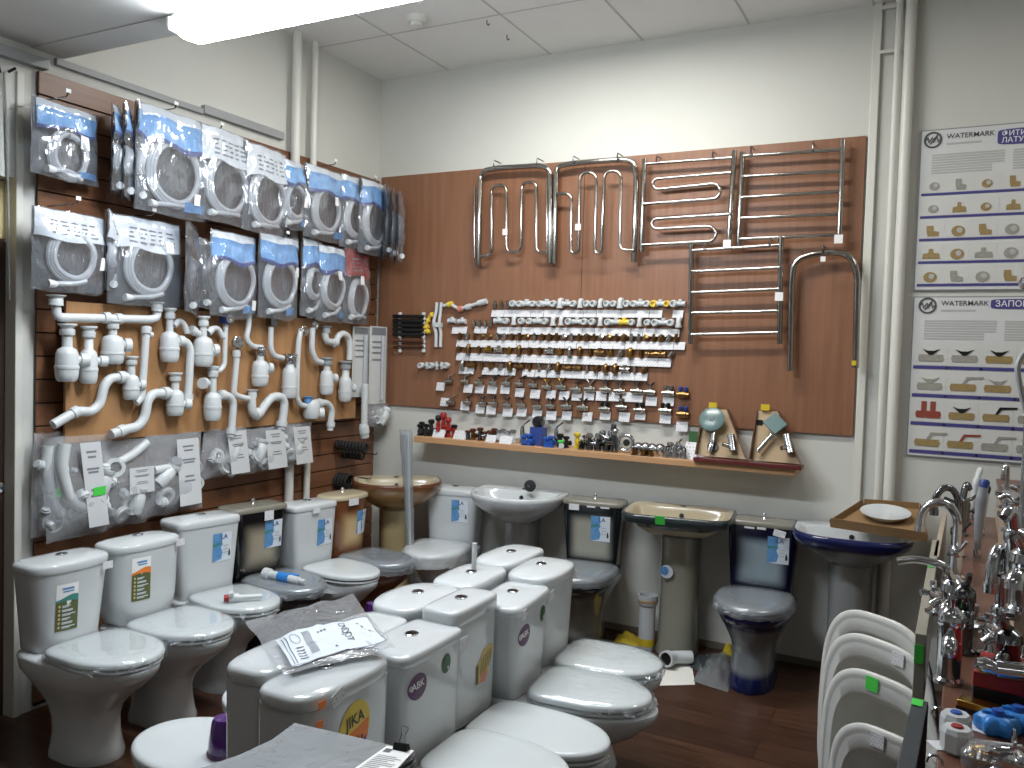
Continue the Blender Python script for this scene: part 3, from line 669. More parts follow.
# ================================================================ packs of hose hanging on the slat panel
def hose_bag(label, l, r, t, b, xp, style='blue', yaw=0., group=None, thick=.05, coil=1., cy=.44, seed=0, tagpos=(.70, .58), slope=0.):
    """l, r, t, b: photo outline of the pack where it hangs, on the upright plane x = xp"""
    rnd = random.Random(seed); c = at((l+r)/2, t+(r-l)*.10*(yaw < .3), x=xp); p0, p1 = at(l, (t+b)/2, x=xp), at(r, (t+b)/2, x=xp)
    w = abs(p1.y-p0.y)/max(.3, cos(yaw)); h = at((l+r)/2, t, x=xp).z-at((l+r)/2, b, x=xp).z
    # local frame: x along the pack, y out of the wall, z up, origin at the hanging hole
    M = Matrix.Translation((xp-thick*.5, (p0.y+p1.y)/2, c.z)) @ RZ(yaw) @ Matrix(((0, 1, 0, 0), (1, 0, 0, 0), (0, 0, 1, 0), (0, 0, 0, 1)))
    t_ = thing('hose_pack', label, 'hose pack', group=group, M=M)
    nu, nv = 26, 28; ph = rnd.uniform(0, 9); k1 = rnd.choice((9, 11, 13))
    def S(u, v, off=0.):
        """front skin of the pack: bulged, creased from the hanging hole downwards"""
        d = thick*(1-abs(2*u-1)**4)*(1-abs(2*v-1.15)**3*.55 if v > .12 else .35+v*4)*.9
        an = math.atan2(u-.5, v+.10); cr = abs(sin(an*k1+ph))**6*.006*min(1, v*3)*(1-v*.5)
        y = d+.010*noise.noise(V((u*5+ph, v*5, ph)))+.006*noise.noise(V((u*14, v*6+ph, ph)))+cr
        return ((u-.5)*w*(1-.05*sin(v*3+ph)), max(-.003, y)+off, -v*h-.008*noise.noise(V((u*3+ph, 1, v*2)))-.012*(1-4*(u-.5)**2)*v)
    def skin(mb, u0, u1, v0, v1, m, off, n=20, q=8, wave0=0., wave1=0.):
        vs = []
        for i in range(n+1):
            u = u0+(u1-u0)*i/n; a, b_ = v0+wave0*sin(u*9+ph), v1+wave1*sin(u*9+ph)
            for k in range(q+1): vs.append(S(u, a+(b_-a)*k/q, off))
        return mb.add(vs, [(i*(q+1)+k, i*(q+1)+k+1, (i+1)*(q+1)+k+1, (i+1)*(q+1)+k) for i in range(n) for k in range(q)], m)
    mb = MB(); skin(mb, 0, 1, 0, 1, 'film_bag', 0, nu, nv)
    mb.add([((u/8-.5)*w, -.004-.01*noise.noise(V((u*.4+ph, v*.4, 3))), -v/8*h) for v in range(9) for u in range(9)], [(v*9+u, v*9+u+1, v*9+u+10, v*9+u+9) for v in range(8) for u in range(8)], 'film_back')
    mb.build('plastic_bag', t_, 75)
    if style in ('blue', 'white', 'red'):
        mb = MB()
        if style == 'blue':
            skin(mb, .03, .97, .015, .10, 'header_pale', -.0035, 18, 2, 0, .012); skin(mb, .03, .97, .10, .32, 'blue_header', -.0035, 18, 5, .012, .022); skin(mb, .03, .97, .32, .36, 'blue_deep', -.003, 18, 2, .022, .03)
        else:
            skin(mb, .03, .97, .015, .37, {'white': 'header_pale', 'red': 'red'}[style], -.0035, 18, 6, 0, .02)
            for k in range(4):
                for e in range(5):
                    a = .18+.13*e+.02*rnd.random(); skin(mb, a, a+.05+.06*rnd.random(), .13+.05*k, .15+.05*k, 'print_text', -.0022, 2, 1)
        mb.build('header_card', t_, 75)
    # coil
    R = min(w*.41, h*.33); zc = -h*(1-cy)*1.03
    if coil:
        pts = []; N = 132
        for k in range(N):
            a = 2*pi*k/40; rr = R*(1-.20*(k/N)); pts.append((rr*cos(a)*coil, .010+.022*(k/N)+.004*sin(a*3), zc+rr*sin(a)))
        m = 'hose_grey' if style != 'dark' else 'hose_dark'
        mb = MB().tube(pts, .0125, m, 8); mb.tube(fillet([(R*.5, .030, zc-R*.9), (0, .032, -h*.90), (-w*.35, .030, -h*.93)], .02, 3), .011, m, 8); hc = mb.build('hose_coil', t_)
        MB().lathe([(0, 0), (.016, 0), (.018, .012), (.015, .032), (.011, .04), (0, .04)], 'white_plastic', T(-w*.36, .030, -h*.93) @ RY(pi/2)).build('hose_nut', hc)
    if style == 'blue':
        mb = MB(); skin(mb, .58, .92, .84, .93, 'sticker_blue', -.001, 4, 2); mb.build('foot_label', t_)
    u, v = tagpos; mb = MB(); skin(mb, u-.022/w, u+.022/w, v-.026/h, v+.026/h, 'white_card', .003, 2, 2); mb.build('price_tag', t_)
    return t_
G1, G2 = 'hose packs hanging in the top row', 'hose packs hanging in the second row'
X1, X2 = XL+.20, XL+.17
hose_bag('first pack from the left in the top row, blue header over a dark coil', 33, 104, 98, 172, X1-.06, 'blue', .10, None, .05, .9, .34, 1, (.68, .45), slope=.12)
for k, (l, r, t, b) in enumerate(((108, 124, 106, 192), (119, 135, 104, 198), (131, 147, 102, 203))):
    hose_bag('edge-on hose pack with blue header, %s of three squeezed before the big blue pack' % ORD[k], l, r, t, b, X1-.03+.02*k, 'blue', .95, G1, .045, .8, .42, 10+k)
hose_bag('large blue-headed hose pack, front of the squeezed bunch in the top row', 138, 212, 104, 208, X1+.03, 'blue', .06, None, .06, 1., .42, 2, (.76, .80), slope=.10)
hose_bag('white-headed hose pack right of the large blue one in the top row', 199, 257, 124, 217, X1+.02, 'white', .12, None, .06, 1., .42, 3, (.90, .78), slope=.16)
hose_bag('second white-headed hose pack of the top row, just left of the white pipes', 244, 294, 142, 229, X1+.02, 'white', .14, None, .06, 1., .42, 4, (.88, .80), slope=.16)
hose_bag('narrow blue-headed hose pack directly before the white pipes', 281, 312, 158, 226, X1-.0, 'blue', .1, None, .06, .9, .42, 5, slope=.16)
hose_bag('blue-headed hose pack with a clear round coil right of the white pipes', 305, 350, 164, 236, X1+.02, 'blue', .12, None, .06, 1., .44, 6, (.62, .42), slope=.16)
hose_bag('narrow blue-headed hose pack half hidden near the right end of the top row', 342, 372, 174, 246, X1+.0, 'blue', .1, None, .06, .9, .44, 7, slope=.16)
hose_bag('last blue-headed hose pack at the right end of the top row', 360, 394, 178, 252, X1+.03, 'blue', .16, None, .07, 1., .46, 8, (.75, .52), slope=.16)
for k in range(3):
    l_, r_ = 378+k*7, 396+k*6
    hose_bag('plain dark hose pack seen from its side at the right end, %s one' % ['left', 'middle', 'rightmost'][k], l_, r_, 186+3*k, 256+3*k, at((l_+r_)/2, 220, y=4.40).x, 'dark', .7, None, .05, .9, .46, 30+k, slope=.1)
hose_bag('first pack of the second row, white printed header and crinkled white coil', 35, 110, 204, 284, X2, 'white', .05, None, .055, 1., .46, 11, (.9, .6), slope=.10)
hose_bag('thin edge-on hose pack between the first two packs of the second row', 103, 118, 210, 290, X2-.02, 'white', .9, G2, .05, .8, .46, 12)
hose_bag('second row pack with a large clean round coil and white header', 112, 187, 211, 298, X2+.0, 'white', .05, None, .055, 1., .46, 13, (.72, .30), slope=.12)
hose_bag('twisted dark hose pack hanging askew in the second row', 178, 208, 224, 312, X2+.02, 'dark', .7, None, .05, .8, .4, 14)
hose_bag('twisted hose pack with pale loops beside the askew dark one', 196, 226, 240, 308, X2+.0, 'dark', .4, None, .055, .9, .5, 15)
hose_bag('blue-headed hose pack with wide coil in the middle of the second row', 212, 262, 228, 312, X2+.02, 'blue', .1, None, .055, 1., .45, 16, (.84, .84), slope=.14)
hose_bag('squarish blue-headed hose pack left of the last pair in the second row', 260, 303, 231, 314, X2+.03, 'blue', .1, None, .055, 1., .45, 17, (.84, .42), slope=.12)
hose_bag('narrow blue-headed hose pack under the white pipes in the second row', 302, 328, 236, 314, X2+.01, 'blue', .2, None, .055, .8, .45, 18)
hose_bag('blue-headed hose pack with small coil near the end of the second row', 318, 350, 243, 318, X2+.03, 'blue', .12, None, .055, .95, .45, 19, (.6, .38), slope=.14)
hose_bag('red-headed pack with a big white label ending the second row', 344, 374, 246, 320, X2+.01, 'red', .12, None, .05, .8, .34, 20, (.5, .42), slope=.14)
# hooks: bent wire with a small price flag
for k, (px, py) in enumerate(((64, 96), (172, 108), (218, 128), (332, 164), (372, 180), (74, 203), (150, 214), (284, 236))):
    p = at(px, py, x=XL+.20); mb = MB(); mb.tube(fillet([(XL+.015, p.y, p.z-.004), (p.x+.02, p.y, p.z-.004), (p.x+.028, p.y, p.z+.014)], .01, 3), .003, 'chrome_dark', 6)
    o = mb.build('wall_hook', loc=(XL+.02, p.y, p.z)); tag(o, 'wire display hook on the slat panel, %s from the left in the %s row' % (ORD[k if k < 5 else k-5], 'top' if k < 5 else 'second'), 'hook')
    MB().box((p.x+.009-XL, 0, .018), (.002, .022, .016), 'white_card').build('hook_flag', o)

# ================================================================ white sink traps on the tan board
XT = XB+.045
def P(px, py, off=0.): return at(px, py, x=XT+off)
def pr(px, py, wpx): return wpx/2*depth(P(px, py))/F_PX     # radius of something wpx wide in the photo
def bottle(px, y0, y1, wt, wb, neck=.34, off=0., nub=None, strainer=None):
    """upright bottle trap: flange, nut, neck, collar, cup. returns (mesh of body, mesh of nut)"""
    a, b = P(px, y0, off), P(px+(y1-y0)*-.004, y1, off); H = a.z-b.z; rt, rb = pr(px, y0, wt), pr(px, y1, wb); M = T(b.x, b.y, b.z)
    body = MB().lathe([(0, 0), (rb*.72, 0), (rb*.9, H*.04), (rb*.98, H*.12), (rb, H*.22), (rb*1.05, H*.225), (rb*1.05, H*.27), (rb*.98, H*.275), (rb*.95, H*(1-neck)*.82), (rb*.8, H*(1-neck)*.95), (rt*.55, H*(1-neck)*1.03), (rt*.52, H*.95), (0, H*.95)], 'white_plastic', M, 18)
    if nub:
        s, yy, L = nub; c = P(px+s*wb*.3, yy, off); d = V((.35, s, 0)).normalized(); r = rb*.55
        body.lathe([(0, 0), (r*.8, 0), (r*.8, L*.45), (r*1.15, L*.46), (r*1.15, L), (r*.8, L), (0, L)], 'white_plastic', along(c, d), 12)
    nut = MB().lathe([(0, H*.80), (rt*.74, H*.80), (rt*.80, H*.82), (rt*.80, H*.90), (rt*.62, H*.91), (rt*.66, H*.93), (rt, H*.97), (rt, H), (rt*.85, H), (rt*.6, H*.98), (0, H*.98)], strainer or 'white_plastic', M, 18)
    return body, nut
def trap(label, anchor):
    p = P(*anchor); return thing('sink_trap', label, 'sink trap', (XB, p.y, p.z))
def ppipe(t, pts, wpx, rad=.05, m='white_plastic', name='drain_pipe', off=0.):
    w = [P(a, b, off) for a, b in pts]; r = pr(*pts[len(pts)//2], wpx); mb = MB().tube(fillet(w, rad, 5), r, m, 12); return mb, r
def collar(mb, p, q, r, m='white_plastic', L=.03):
    """nut round a pipe at photo point p, turned towards q"""
    a, b = P(*p), P(*q); mb.lathe([(0, 0), (r*1.35, 0), (r*1.35, L), (r*1.1, L), (0, L)], m, along(a, (b-a)), 12)
def flange(mb, p, w, h=.02, m='white_plastic', up=True):
    a = P(*p); r = pr(*p, w); mb.lathe([(0, -h*2.2), (r*.72, -h*2.2), (r*.72, -h), (r*.66, -h*.6), (r, -h*.1), (r, 0), (r*.8, 0), (0, -h*.2)], m, T(*a), 16)
def disc(mb, p, w, m='chrome', L=.02):
    a = P(*p); r = pr(*p, w); mb.lathe([(0, -.01), (r*.6, -.01), (r, L*.3), (r, L*.8), (r*.7, L), (r*.3, L*.8), (0, L*.8)], m, along(a, (1, -.25, .05)), 16)
def finish(mb, t, name): mb.build(name, t, 45, world=True)

t = trap('wide double-bowl trap with a long horizontal pipe, top left of the tan board', (112, 318))
mb, r = ppipe(t, [(55.5, 300), (57, 317), (64, 317.5), (110, 318.5), (150, 319.5), (157, 318), (157.5, 306)], 8.5, .03); collar(mb, (103, 318), (110, 318), r); collar(mb, (121, 319), (114, 319), r); finish(mb, t, 'drain_pipe')
mb = MB(); flange(mb, (56, 295), 19); finish(mb, t, 'strainer_cup'); mb = MB(); flange(mb, (157, 302), 15); finish(mb, t, 'strainer_cup')
b, n = bottle(112.5, 320, 364, 15, 22, .36, nub=(1, 345, .05)); finish(b, t, 'bottle_body'); finish(n, t, 'nut')
for lab, px, y0, y1, wt, wb, nub in (('wider upright bottle trap at the left edge, first under the long horizontal pipe', 67, 323.5, 381.5, 18, 22, (1, 360, .06)), ('narrower upright bottle trap, second under the long horizontal pipe', 88.5, 326, 383.5, 16, 17.5, (1, 361, .055))):
    t = trap(lab, (px, y0)); b, n = bottle(px, y0, y1, wt, wb, .42, nub=nub); finish(b, t, 'bottle_body'); finish(n, t, 'nut')
t = trap('bottle trap with tall overflow pipe and bent drain ending lower left', (130, 360))
b, n = bottle(131, 356, 399.5, 14, 16, .45, nub=(1, 385, .04)); finish(b, t, 'bottle_body'); finish(n, t, 'nut')
mb, r = ppipe(t, [(127, 377), (110, 378), (104, 386), (100, 404), (92, 412), (78, 411), (68, 416), (53, 425)], 9.5, .06); collar(mb, (124, 377), (118, 377.5), r); collar(mb, (78, 410.5), (70, 415), r*.9); finish(mb, t, 'drain_pipe')
mb, r = ppipe(t, [(146.5, 326), (145, 350), (141.5, 398), (136, 403)], 7.5, .04); collar(mb, (146.5, 327), (146, 334), r); mb.tube([P(143, 334), P(152, 335)], r*.8, 'white_plastic'); finish(mb, t, 'overflow_pipe')
t = trap('bottle trap with an overflow elbow and a pipe bending down its right side', (169, 335))
b, n = bottle(169.5, 308, 362, 13, 19, .45); finish(b, t, 'bottle_body'); finish(n, t, 'nut')
mb, r = ppipe(t, [(174, 326), (179, 320.5), (184, 324), (187, 333)], 6, .02); finish(mb, t, 'overflow_elbow')
mb, r = ppipe(t, [(176, 341), (186, 341), (190.5, 349), (189, 380), (187.5, 404)], 8, .04); collar(mb, (178, 341), (183, 341), r); collar(mb, (188, 394), (187.6, 404), r*.95); finish(mb, t, 'drain_pipe')
t = trap('bottle trap low on the board with a bent drain pointing down left', (175, 380))
b, n = bottle(175, 372.5, 415.5, 14, 17.5, .42, nub=(1, 404, .05)); finish(b, t, 'bottle_body'); finish(n, t, 'nut')
mb, r = ppipe(t, [(170, 393), (153, 393.5), (147.5, 400), (145, 417), (138, 427), (126, 429), (111, 434.5)], 9.5, .06); collar(mb, (168, 393), (160, 393.5), r); collar(mb, (124, 429.5), (116, 433), r*.9); finish(mb, t, 'drain_pipe')
t = trap('bottle trap with two side elbows like arms near the middle of the board', (203, 335))
b, n = bottle(203, 316, 366.5, 13, 20, .42, nub=(1, 350, .045)); finish(b, t, 'bottle_body'); finish(n, t, 'nut')
mb, r = ppipe(t, [(208, 333), (213, 328), (218, 328.5), (223, 337)], 5.5, .03); collar(mb, (208, 333), (211, 330), r); finish(mb, t, 'overflow_elbow')
mb, r = ppipe(t, [(199, 334), (191.5, 330)], 7, .01); collar(mb, (195, 332), (191, 329.5), r); finish(mb, t, 'side_inlet')
t = trap('bottle trap with a dark-capped thin overflow tube at its right', (213, 390))
b, n = bottle(212.5, 366, 420.5, 13, 17.5, .5, nub=(-1, 383, .05)); finish(b, t, 'bottle_body'); finish(n, t, 'nut')
mb, r = ppipe(t, [(226, 322), (225, 345), (224.5, 365), (220, 371), (214, 371)], 5, .03); finish(mb, t, 'overflow_pipe')
mb = MB(); a = P(226, 319); mb.box(a, (.045, .045, .05), 'blue_deep', None); mb.lathe([(0, 0), (.022, 0), (.022, .012), (.008, .012), (0, .008)], 'chrome', along(a+V((.022, 0, 0)), (1, -.2, 0))); finish(mb, t, 'overflow_cap')
mb, r = ppipe(t, [(219, 395), (229, 395.5), (233.5, 402), (232, 425), (230.5, 437)], 7.5, .04); collar(mb, (220, 395), (225, 395), r); collar(mb, (231.5, 428), (230.5, 437), r); finish(mb, t, 'drain_pipe')
t = trap('bath trap with chrome overflow and low S-shaped drain', (236, 370))
mb = MB(); disc(mb, (236.5, 343), 13); finish(mb, t, 'overflow_rosette')
mb, r = ppipe(t, [(236.5, 350), (236.5, 362), (233.5, 394), (240, 397), (250, 399)], 6, .04); collar(mb, (236.5, 351), (236.5, 358), r); finish(mb, t, 'overflow_pipe')
mb = MB(); flange(mb, (252.5, 389.5), 12, .02); finish(mb, t, 'strainer_cup')
mb, r = ppipe(t, [(251.5, 396), (252, 412), (258, 416.5), (265, 405), (272, 396.5), (281, 396.5), (284.5, 402), (283, 418), (281, 429.5)], 8.5, .05); collar(mb, (255, 415), (262, 411), r); collar(mb, (282, 421), (281, 430), r); finish(mb, t, 'drain_pipe')
t = trap('sloping bottle trap hanging from a long bent overflow pipe in the middle of the board', (260, 360))
mb, r = ppipe(t, [(248.5, 308), (249, 325), (246, 339), (252, 346.5), (262, 347.5)], 5.5, .04); finish(mb, t, 'overflow_pipe')
b, n = bottle(260, 347, 386, 14, 17, .36, nub=(1, 368, .04), strainer='chrome'); finish(b, t, 'bottle_body'); finish(n, t, 'strainer')
t = trap('bottle trap with a chrome strainer fed by a short capped tube', (288, 375))
mb = MB(); a = P(271.5, 322); mb.box(a, (.04, .045, .045), 'chrome_dark'); finish(mb, t, 'overflow_cap')
mb, r = ppipe(t, [(271, 327), (270.5, 348), (274, 356), (283, 358)], 5.5, .04); finish(mb, t, 'overflow_pipe')
b, n = bottle(289.5, 354, 398, 15, 15.5, .3, strainer='chrome'); finish(b, t, 'bottle_body'); finish(n, t, 'strainer')
t = trap('siphon with blue strainer joined to a long pipe from a chrome overflow', (305, 395))
mb = MB(); disc(mb, (303, 331), 10); finish(mb, t, 'overflow_rosette')
mb, r = ppipe(t, [(301.5, 329), (299, 338), (297.5, 360), (296.5, 397), (300, 405), (306, 406)], 5.5, .03); finish(mb, t, 'overflow_pipe')
mb = MB(); flange(mb, (308.5, 396.5), 12, .018, 'sticker_blue'); finish(mb, t, 'strainer_cup')
b = MB(); a = P(311.5, 410); b.lathe([(0, -.05), (.04, -.05), (.05, -.03), (.05, .04), (.035, .06), (0, .06)], 'white_plastic', T(*a)); b.lathe([(0, 0), (.03, 0), (.034, .05), (0, .05)], 'white_plastic', along(a+V((0, .03, -.02)), (.5, 1, 0))); finish(b, t, 'bottle_body')
mb, r = ppipe(t, [(316, 403), (327, 402.5), (332, 409), (331, 420), (330, 430.5)], 6.5, .04); collar(mb, (331, 422), (330, 430), r); collar(mb, (317, 403), (321, 403), r); finish(mb, t, 'drain_pipe')
t = trap('bottle trap on the right with a long overflow pipe from a chrome rosette', (325, 375))
mb = MB(); disc(mb, (314, 325), 9); finish(mb, t, 'overflow_rosette')
mb, r = ppipe(t, [(312.5, 328), (311.5, 350), (316, 361), (322, 362.5)], 6, .05); finish(mb, t, 'overflow_pipe')
b, n = bottle(326.5, 357.5, 394.5, 13, 14, .36, nub=(1, 378, .04), strainer='grey_plastic'); finish(b, t, 'bottle_body'); finish(n, t, 'strainer')
t = trap('last bottle trap at the right end with a U-shaped hose above it', (340, 360))
mb = MB(); flange(mb, (326.5, 326), 11, .02, 'grey_plastic'); finish(mb, t, 'strainer_cup')
mb, r = ppipe(t, [(325, 333), (326, 341), (336, 343), (338, 336), (343, 333), (349, 337), (350, 350), (349.5, 360)], 6.5, .03); collar(mb, (333, 343), (338, 342), r); finish(mb, t, 'drain_pipe')
b, n = bottle(345, 361, 401.5, 13.5, 13.5, .4, nub=(1, 388, .04), strainer='grey_plastic'); finish(b, t, 'bottle_body'); finish(n, t, 'strainer')

# ================================================================ packs with siphon parts in the row below
def siphon_bag(label, l, r, t, b, xp, content, strip=None, green=False, yaw=0., seed=0, thick=.06):
    rnd = random.Random(seed); p0, p1 = at(l, (t+b)/2, x=xp), at(r, (t+b)/2, x=xp); top, bot = at((l+r)/2, t, x=xp).z, at((l+r)/2, b, x=xp).z
    w, h = abs(p1.y-p0.y), top-bot; ph = seed*1.7
    M = Matrix.Translation((xp-thick*.5, (p0.y+p1.y)/2, top)) @ RZ(yaw) @ Matrix(((0, 1, 0, 0), (1, 0, 0, 0), (0, 0, 1, 0), (0, 0, 0, 1)))
    t_ = thing('siphon_pack', label, 'siphon pack', M=M); nu, nv = 14, 18; vs = []; fs = []
    for side in (1, 0):
        for j in range(nv+1):
            for i in range(nu+1):
                u, v = i/nu, j/nv; y = thick*(1-abs(2*u-1)**3)*min(1, .25+1.2*v)*(1.02-v**8)+.012*noise.noise(V((u*6+ph, v*7, ph)))
                vs.append(((u-.5)*w*(1-.06*sin(v*4+ph)), y if side else -.004, -v*h-.012*noise.noise(V((u*4+ph, side, v*2)))))
    K = (nu+1)*(nv+1)
    for s in (0, 1):
        for j in range(nv):
            for i in range(nu):
                a = s*K+j*(nu+1)+i; q = (a, a+1, a+nu+2, a+nu+1); fs.append(q if s else q[::-1])
    MB().add(vs, fs, 'film_clear').build('plastic_bag', t_, 70)
    y = thick*.45
    for k in content:
        if k[0] == 'pipe':
            MB().tube(fillet([(a*w, y, -c*h) for a, c in k[2]], .12, 6), k[1], 'white_plastic', 12).build('drain_pipe', t_)
        elif k[0] == 'nut':
            for a, c, r in k[1]: MB().lathe([(r*.6, -.012), (r, -.012), (r, .012), (r*.6, .012), (r*.6, -.012)], 'white_plastic', along((a*w, y, -c*h), (rnd.uniform(-.6, .6), 1, rnd.uniform(-.6, .6))), 14).build('nut', t_)
        elif k[0] == 'body':
            MB().lathe([(0, -.06), (.03, -.06), (.036, -.03), (.036, .02), (.026, .04), (.034, .05), (.034, .065), (0, .065)], 'white_plastic', along((k[1]*w, y, -k[2]*h), (k[3], .1, 1))).build('bottle_body', t_)
        elif k[0] == 'cross':
            mb = MB().tube([(k[1]*w+.045*cos(a), y, -k[2]*h+.045*sin(a)) for a in [2*pi*i/18 for i in range(18)]], .006, 'white_plastic', 6, True)
            mb.box((k[1]*w, y, -k[2]*h), (.085, .006, .010), 'white_plastic'); mb.box((k[1]*w, y, -k[2]*h), (.010, .006, .085), 'white_plastic'); mb.build('strainer_grid', t_)
    for q in range(6):
        a, c_, L = rnd.uniform(-.36, .36), rnd.uniform(.3, .88), rnd.uniform(.02, .05); r = rnd.uniform(.012, .022)
        MB().lathe([(0, 0), (r, 0), (r, L*.4), (r*1.35, L*.42), (r*1.35, L*.8), (r, L*.82), (r, L), (0, L)], 'white_plastic' if q % 3 else 'grey_plastic', along((a*w, y*rnd.uniform(.5, 1.1), -c_*h), (rnd.uniform(-1, 1), rnd.uniform(0, .6), rnd.uniform(-1, 1))), 12).build('loose_part', t_)
    if strip:
        a0, a1, b0, b1, lean = strip
        mb = MB().prism([((a0+lean)*w, -b1*h), ((a1+lean)*w, -b1*h), (a1*w, -b0*h), (a0*w, -b0*h)], thick*.95, thick*.95+.0012, 'label_pale')
        L = b1-b0
        for q, ww in ((.10, .5), (.16, .4), (.30, .6), (.34, .5), (.55, .4), (.62, .5)):
            cx = (a0+a1)/2+lean*q; dw = (a1-a0)*ww/2; mb.prism([((cx-dw)*w, -(b0+L*(q+.025))*h), ((cx+dw)*w, -(b0+L*(q+.025))*h), ((cx+dw)*w, -(b0+L*q)*h), ((cx-dw)*w, -(b0+L*q)*h)], thick*.95+.0012, thick*.95+.002, 'print_text')
        mb.build('paper_label', t_, smooth=False)
    if green:
        gx, gz = green; MB().prism([(gx*w-.03, -gz*h-.02), (gx*w+.03, -gz*h-.018), (gx*w+.03, -gz*h+.02), (gx*w-.03, -gz*h+.018)], thick*.95+.003, thick*.95+.004, 'green').build('price_tag', t_, smooth=False)
    return t_
XS = XL+.11
siphon_bag('leftmost siphon pack with grey pipe and round grid, green dot', 37, 72, 433, 536, XS-.02, [('pipe', .026, [(-.2, .12), (-.22, .45), (-.05, .7), (.2, .8)]), ('cross', -.02, .86)], green=(.1, .57), seed=1)
siphon_bag('siphon pack with a curved white pipe and long label with bright green sticker', 50, 114, 436, 538, XS+.02, [('pipe', .026, [(-.28, .06), (-.34, .3), (-.2, .62), (.1, .72), (.4, .74)]), ('nut', [(.30, .62, .04), (.34, .78, .035)]), ('body', .32, .5, .3)], strip=(-.12, .20, .06, .9, .16), green=(.19, .55), seed=2)
siphon_bag('siphon pack with overlapping white parts and a square paper, third in the lower row', 102, 152, 440, 527, XS+.01, [('pipe', .02, [(-.2, .25), (.1, .18), (.4, .05)]), ('nut', [(-.25, .3, .045), (.1, .75, .05), (-.1, .85, .04)]), ('body', .2, .72, .2)], strip=(-.05, .45, .32, .62, .02), seed=3)
siphon_bag('siphon pack with a slanted long label, last of the left group', 148, 206, 434, 514, XS+.02, [('body', -.2, .5, 1.2), ('nut', [(.3, .45, .04), (-.2, .75, .045), (.34, .65, .035)]), ('pipe', .02, [(-.4, .42), (-.05, .40), (.1, .55)])], strip=(-.10, .28, .06, .9, .08), seed=4)
siphon_bag('siphon pack full of loose grey and white parts under the middle of the tan board', 207, 250, 428, 477, XS+.01, [('nut', [(-.25, .55, .04), (-.1, .8, .035), (.2, .7, .04)]), ('body', .1, .5, .4)], strip=(-.14, .30, .06, .94, .12), seed=5)
siphon_bag('siphon pack with white label, middle one of the right group', 243, 285, 428, 472, XS+.02, [('nut', [(-.2, .6, .04), (.0, .8, .035)]), ('body', -.1, .5, .3)], strip=(-.08, .38, .05, .94, .1), seed=6)
siphon_bag('siphon pack with two paper labels at the right end of the lower row', 278, 314, 424, 466, XS+.01, [('nut', [(-.2, .7, .04)]), ('body', .0, .6, .3)], strip=(-.2, .26, .06, .95, .12), seed=7)

# flat blister packs beside the tan board
def blister(label, l, r, t, b, xp, kind):
    p0, p1 = at(l, t, x=xp), at(r, t, x=xp); z0, z1 = at(l, b, x=xp).z, p0.z; w, h = p1.y-p0.y, z1-z0
    t_ = thing('blister_pack', label, 'blister pack', M=Matrix.Translation((xp, (p0.y+p1.y)/2, z1)) @ Matrix(((0, 1, 0, 0), (1, 0, 0, 0), (0, 0, 1, 0), (0, 0, 0, 1))))
    MB().box((0, 0, -h/2), (w, .003, h), 'board_white').build('backing_card', t_, smooth=False)
    mb = MB().box((0, .004, -h*.06), (w*.8, .003, h*.09), 'print_text')
    for q in (.2, .27, .34, .43): mb.box((-w*.1, .003, -h*q), (w*.5, .002, h*.022), 'print_text')
    mb.build('printed_head', t_, smooth=False)
    MB().tube(fillet([(w*.18, .014, -h*.12), (w*.18, .014, -h*.95)], .02), .012, 'hose_grey', 10).build('tube', t_)
    MB().loft([superell(0, 0, w*.48, .02, 0, 4, 20), superell(0, .008, w*.46, .024, -h*.5, 4, 20), superell(0, .004, w*.48, .018, -h, 4, 20)], 'film_tight').build('blister', t_)
    return t_
blister('tall flat blister pack, left one of two beside the tan board', 353, 369, 326, 397, XL+.12, 0)
blister('tall flat blister pack, right one of two beside the tan board', 370, 387, 326, 404, XL+.14, 0)
p = at(365, 384, x=XL+.17); q = at(364, 430, x=XL+.17)
t = thing('hanging_hose', 'white ribbed hose hanging below the flat blister packs', 'hose', tuple(p)); mb = MB()
mb.tube([V(p)*(1-i/24)+V(q)*(i/24) for i in range(25)], [.020+.004*(i % 2) for i in range(25)], 'white_plastic', 12); mb.build('hose', t, world=True)
MB().lathe([(0, -.05), (.028, -.05), (.03, -.02), (.034, -.02), (.034, .02), (.024, .04), (0, .04)], 'white_plastic', T(*q) @ RX(.2)).build('nut', t, world=True)
siphon_bag('small clear pack of white and blue parts beside the hanging ribbed hose', 370, 392, 404, 426, XL+.16, [('nut', [(.0, .4, .03), (-.2, .7, .03)]), ('body', .1, .6, .8)], seed=9, thick=.05)
# black rings and fittings on pegs low on the slat panel
for k, (px, py, n, nm) in enumerate(((345, 443, 9, 'upper long row'), (352, 452, 6, 'lower short row'), (346, 476, 4, 'lowest loose set'))):
    p = at(px, py, x=XL+.10); t = thing('ring_set', 'black rubber rings on a peg low on the slat panel, %s' % nm, 'rubber rings', (XL+.024, p.y, p.z))
    MB().tube([(0, 0, 0), (.27, 0, 0), (.275, 0, .015)], .004, 'chrome_dark', 6).build('peg', t)
    for i in range(n):
        R = .024 if k < 2 else .045; mb = MB().tube([(0, R*cos(a), R*sin(a)-R+.008) for a in [2*pi*j/18 for j in range(18)]], .009 if k < 2 else .010, 'black_rubber', 6, True)
        o = mb.build('ring', t); o.location = (.02+i*.027, 0, 0)
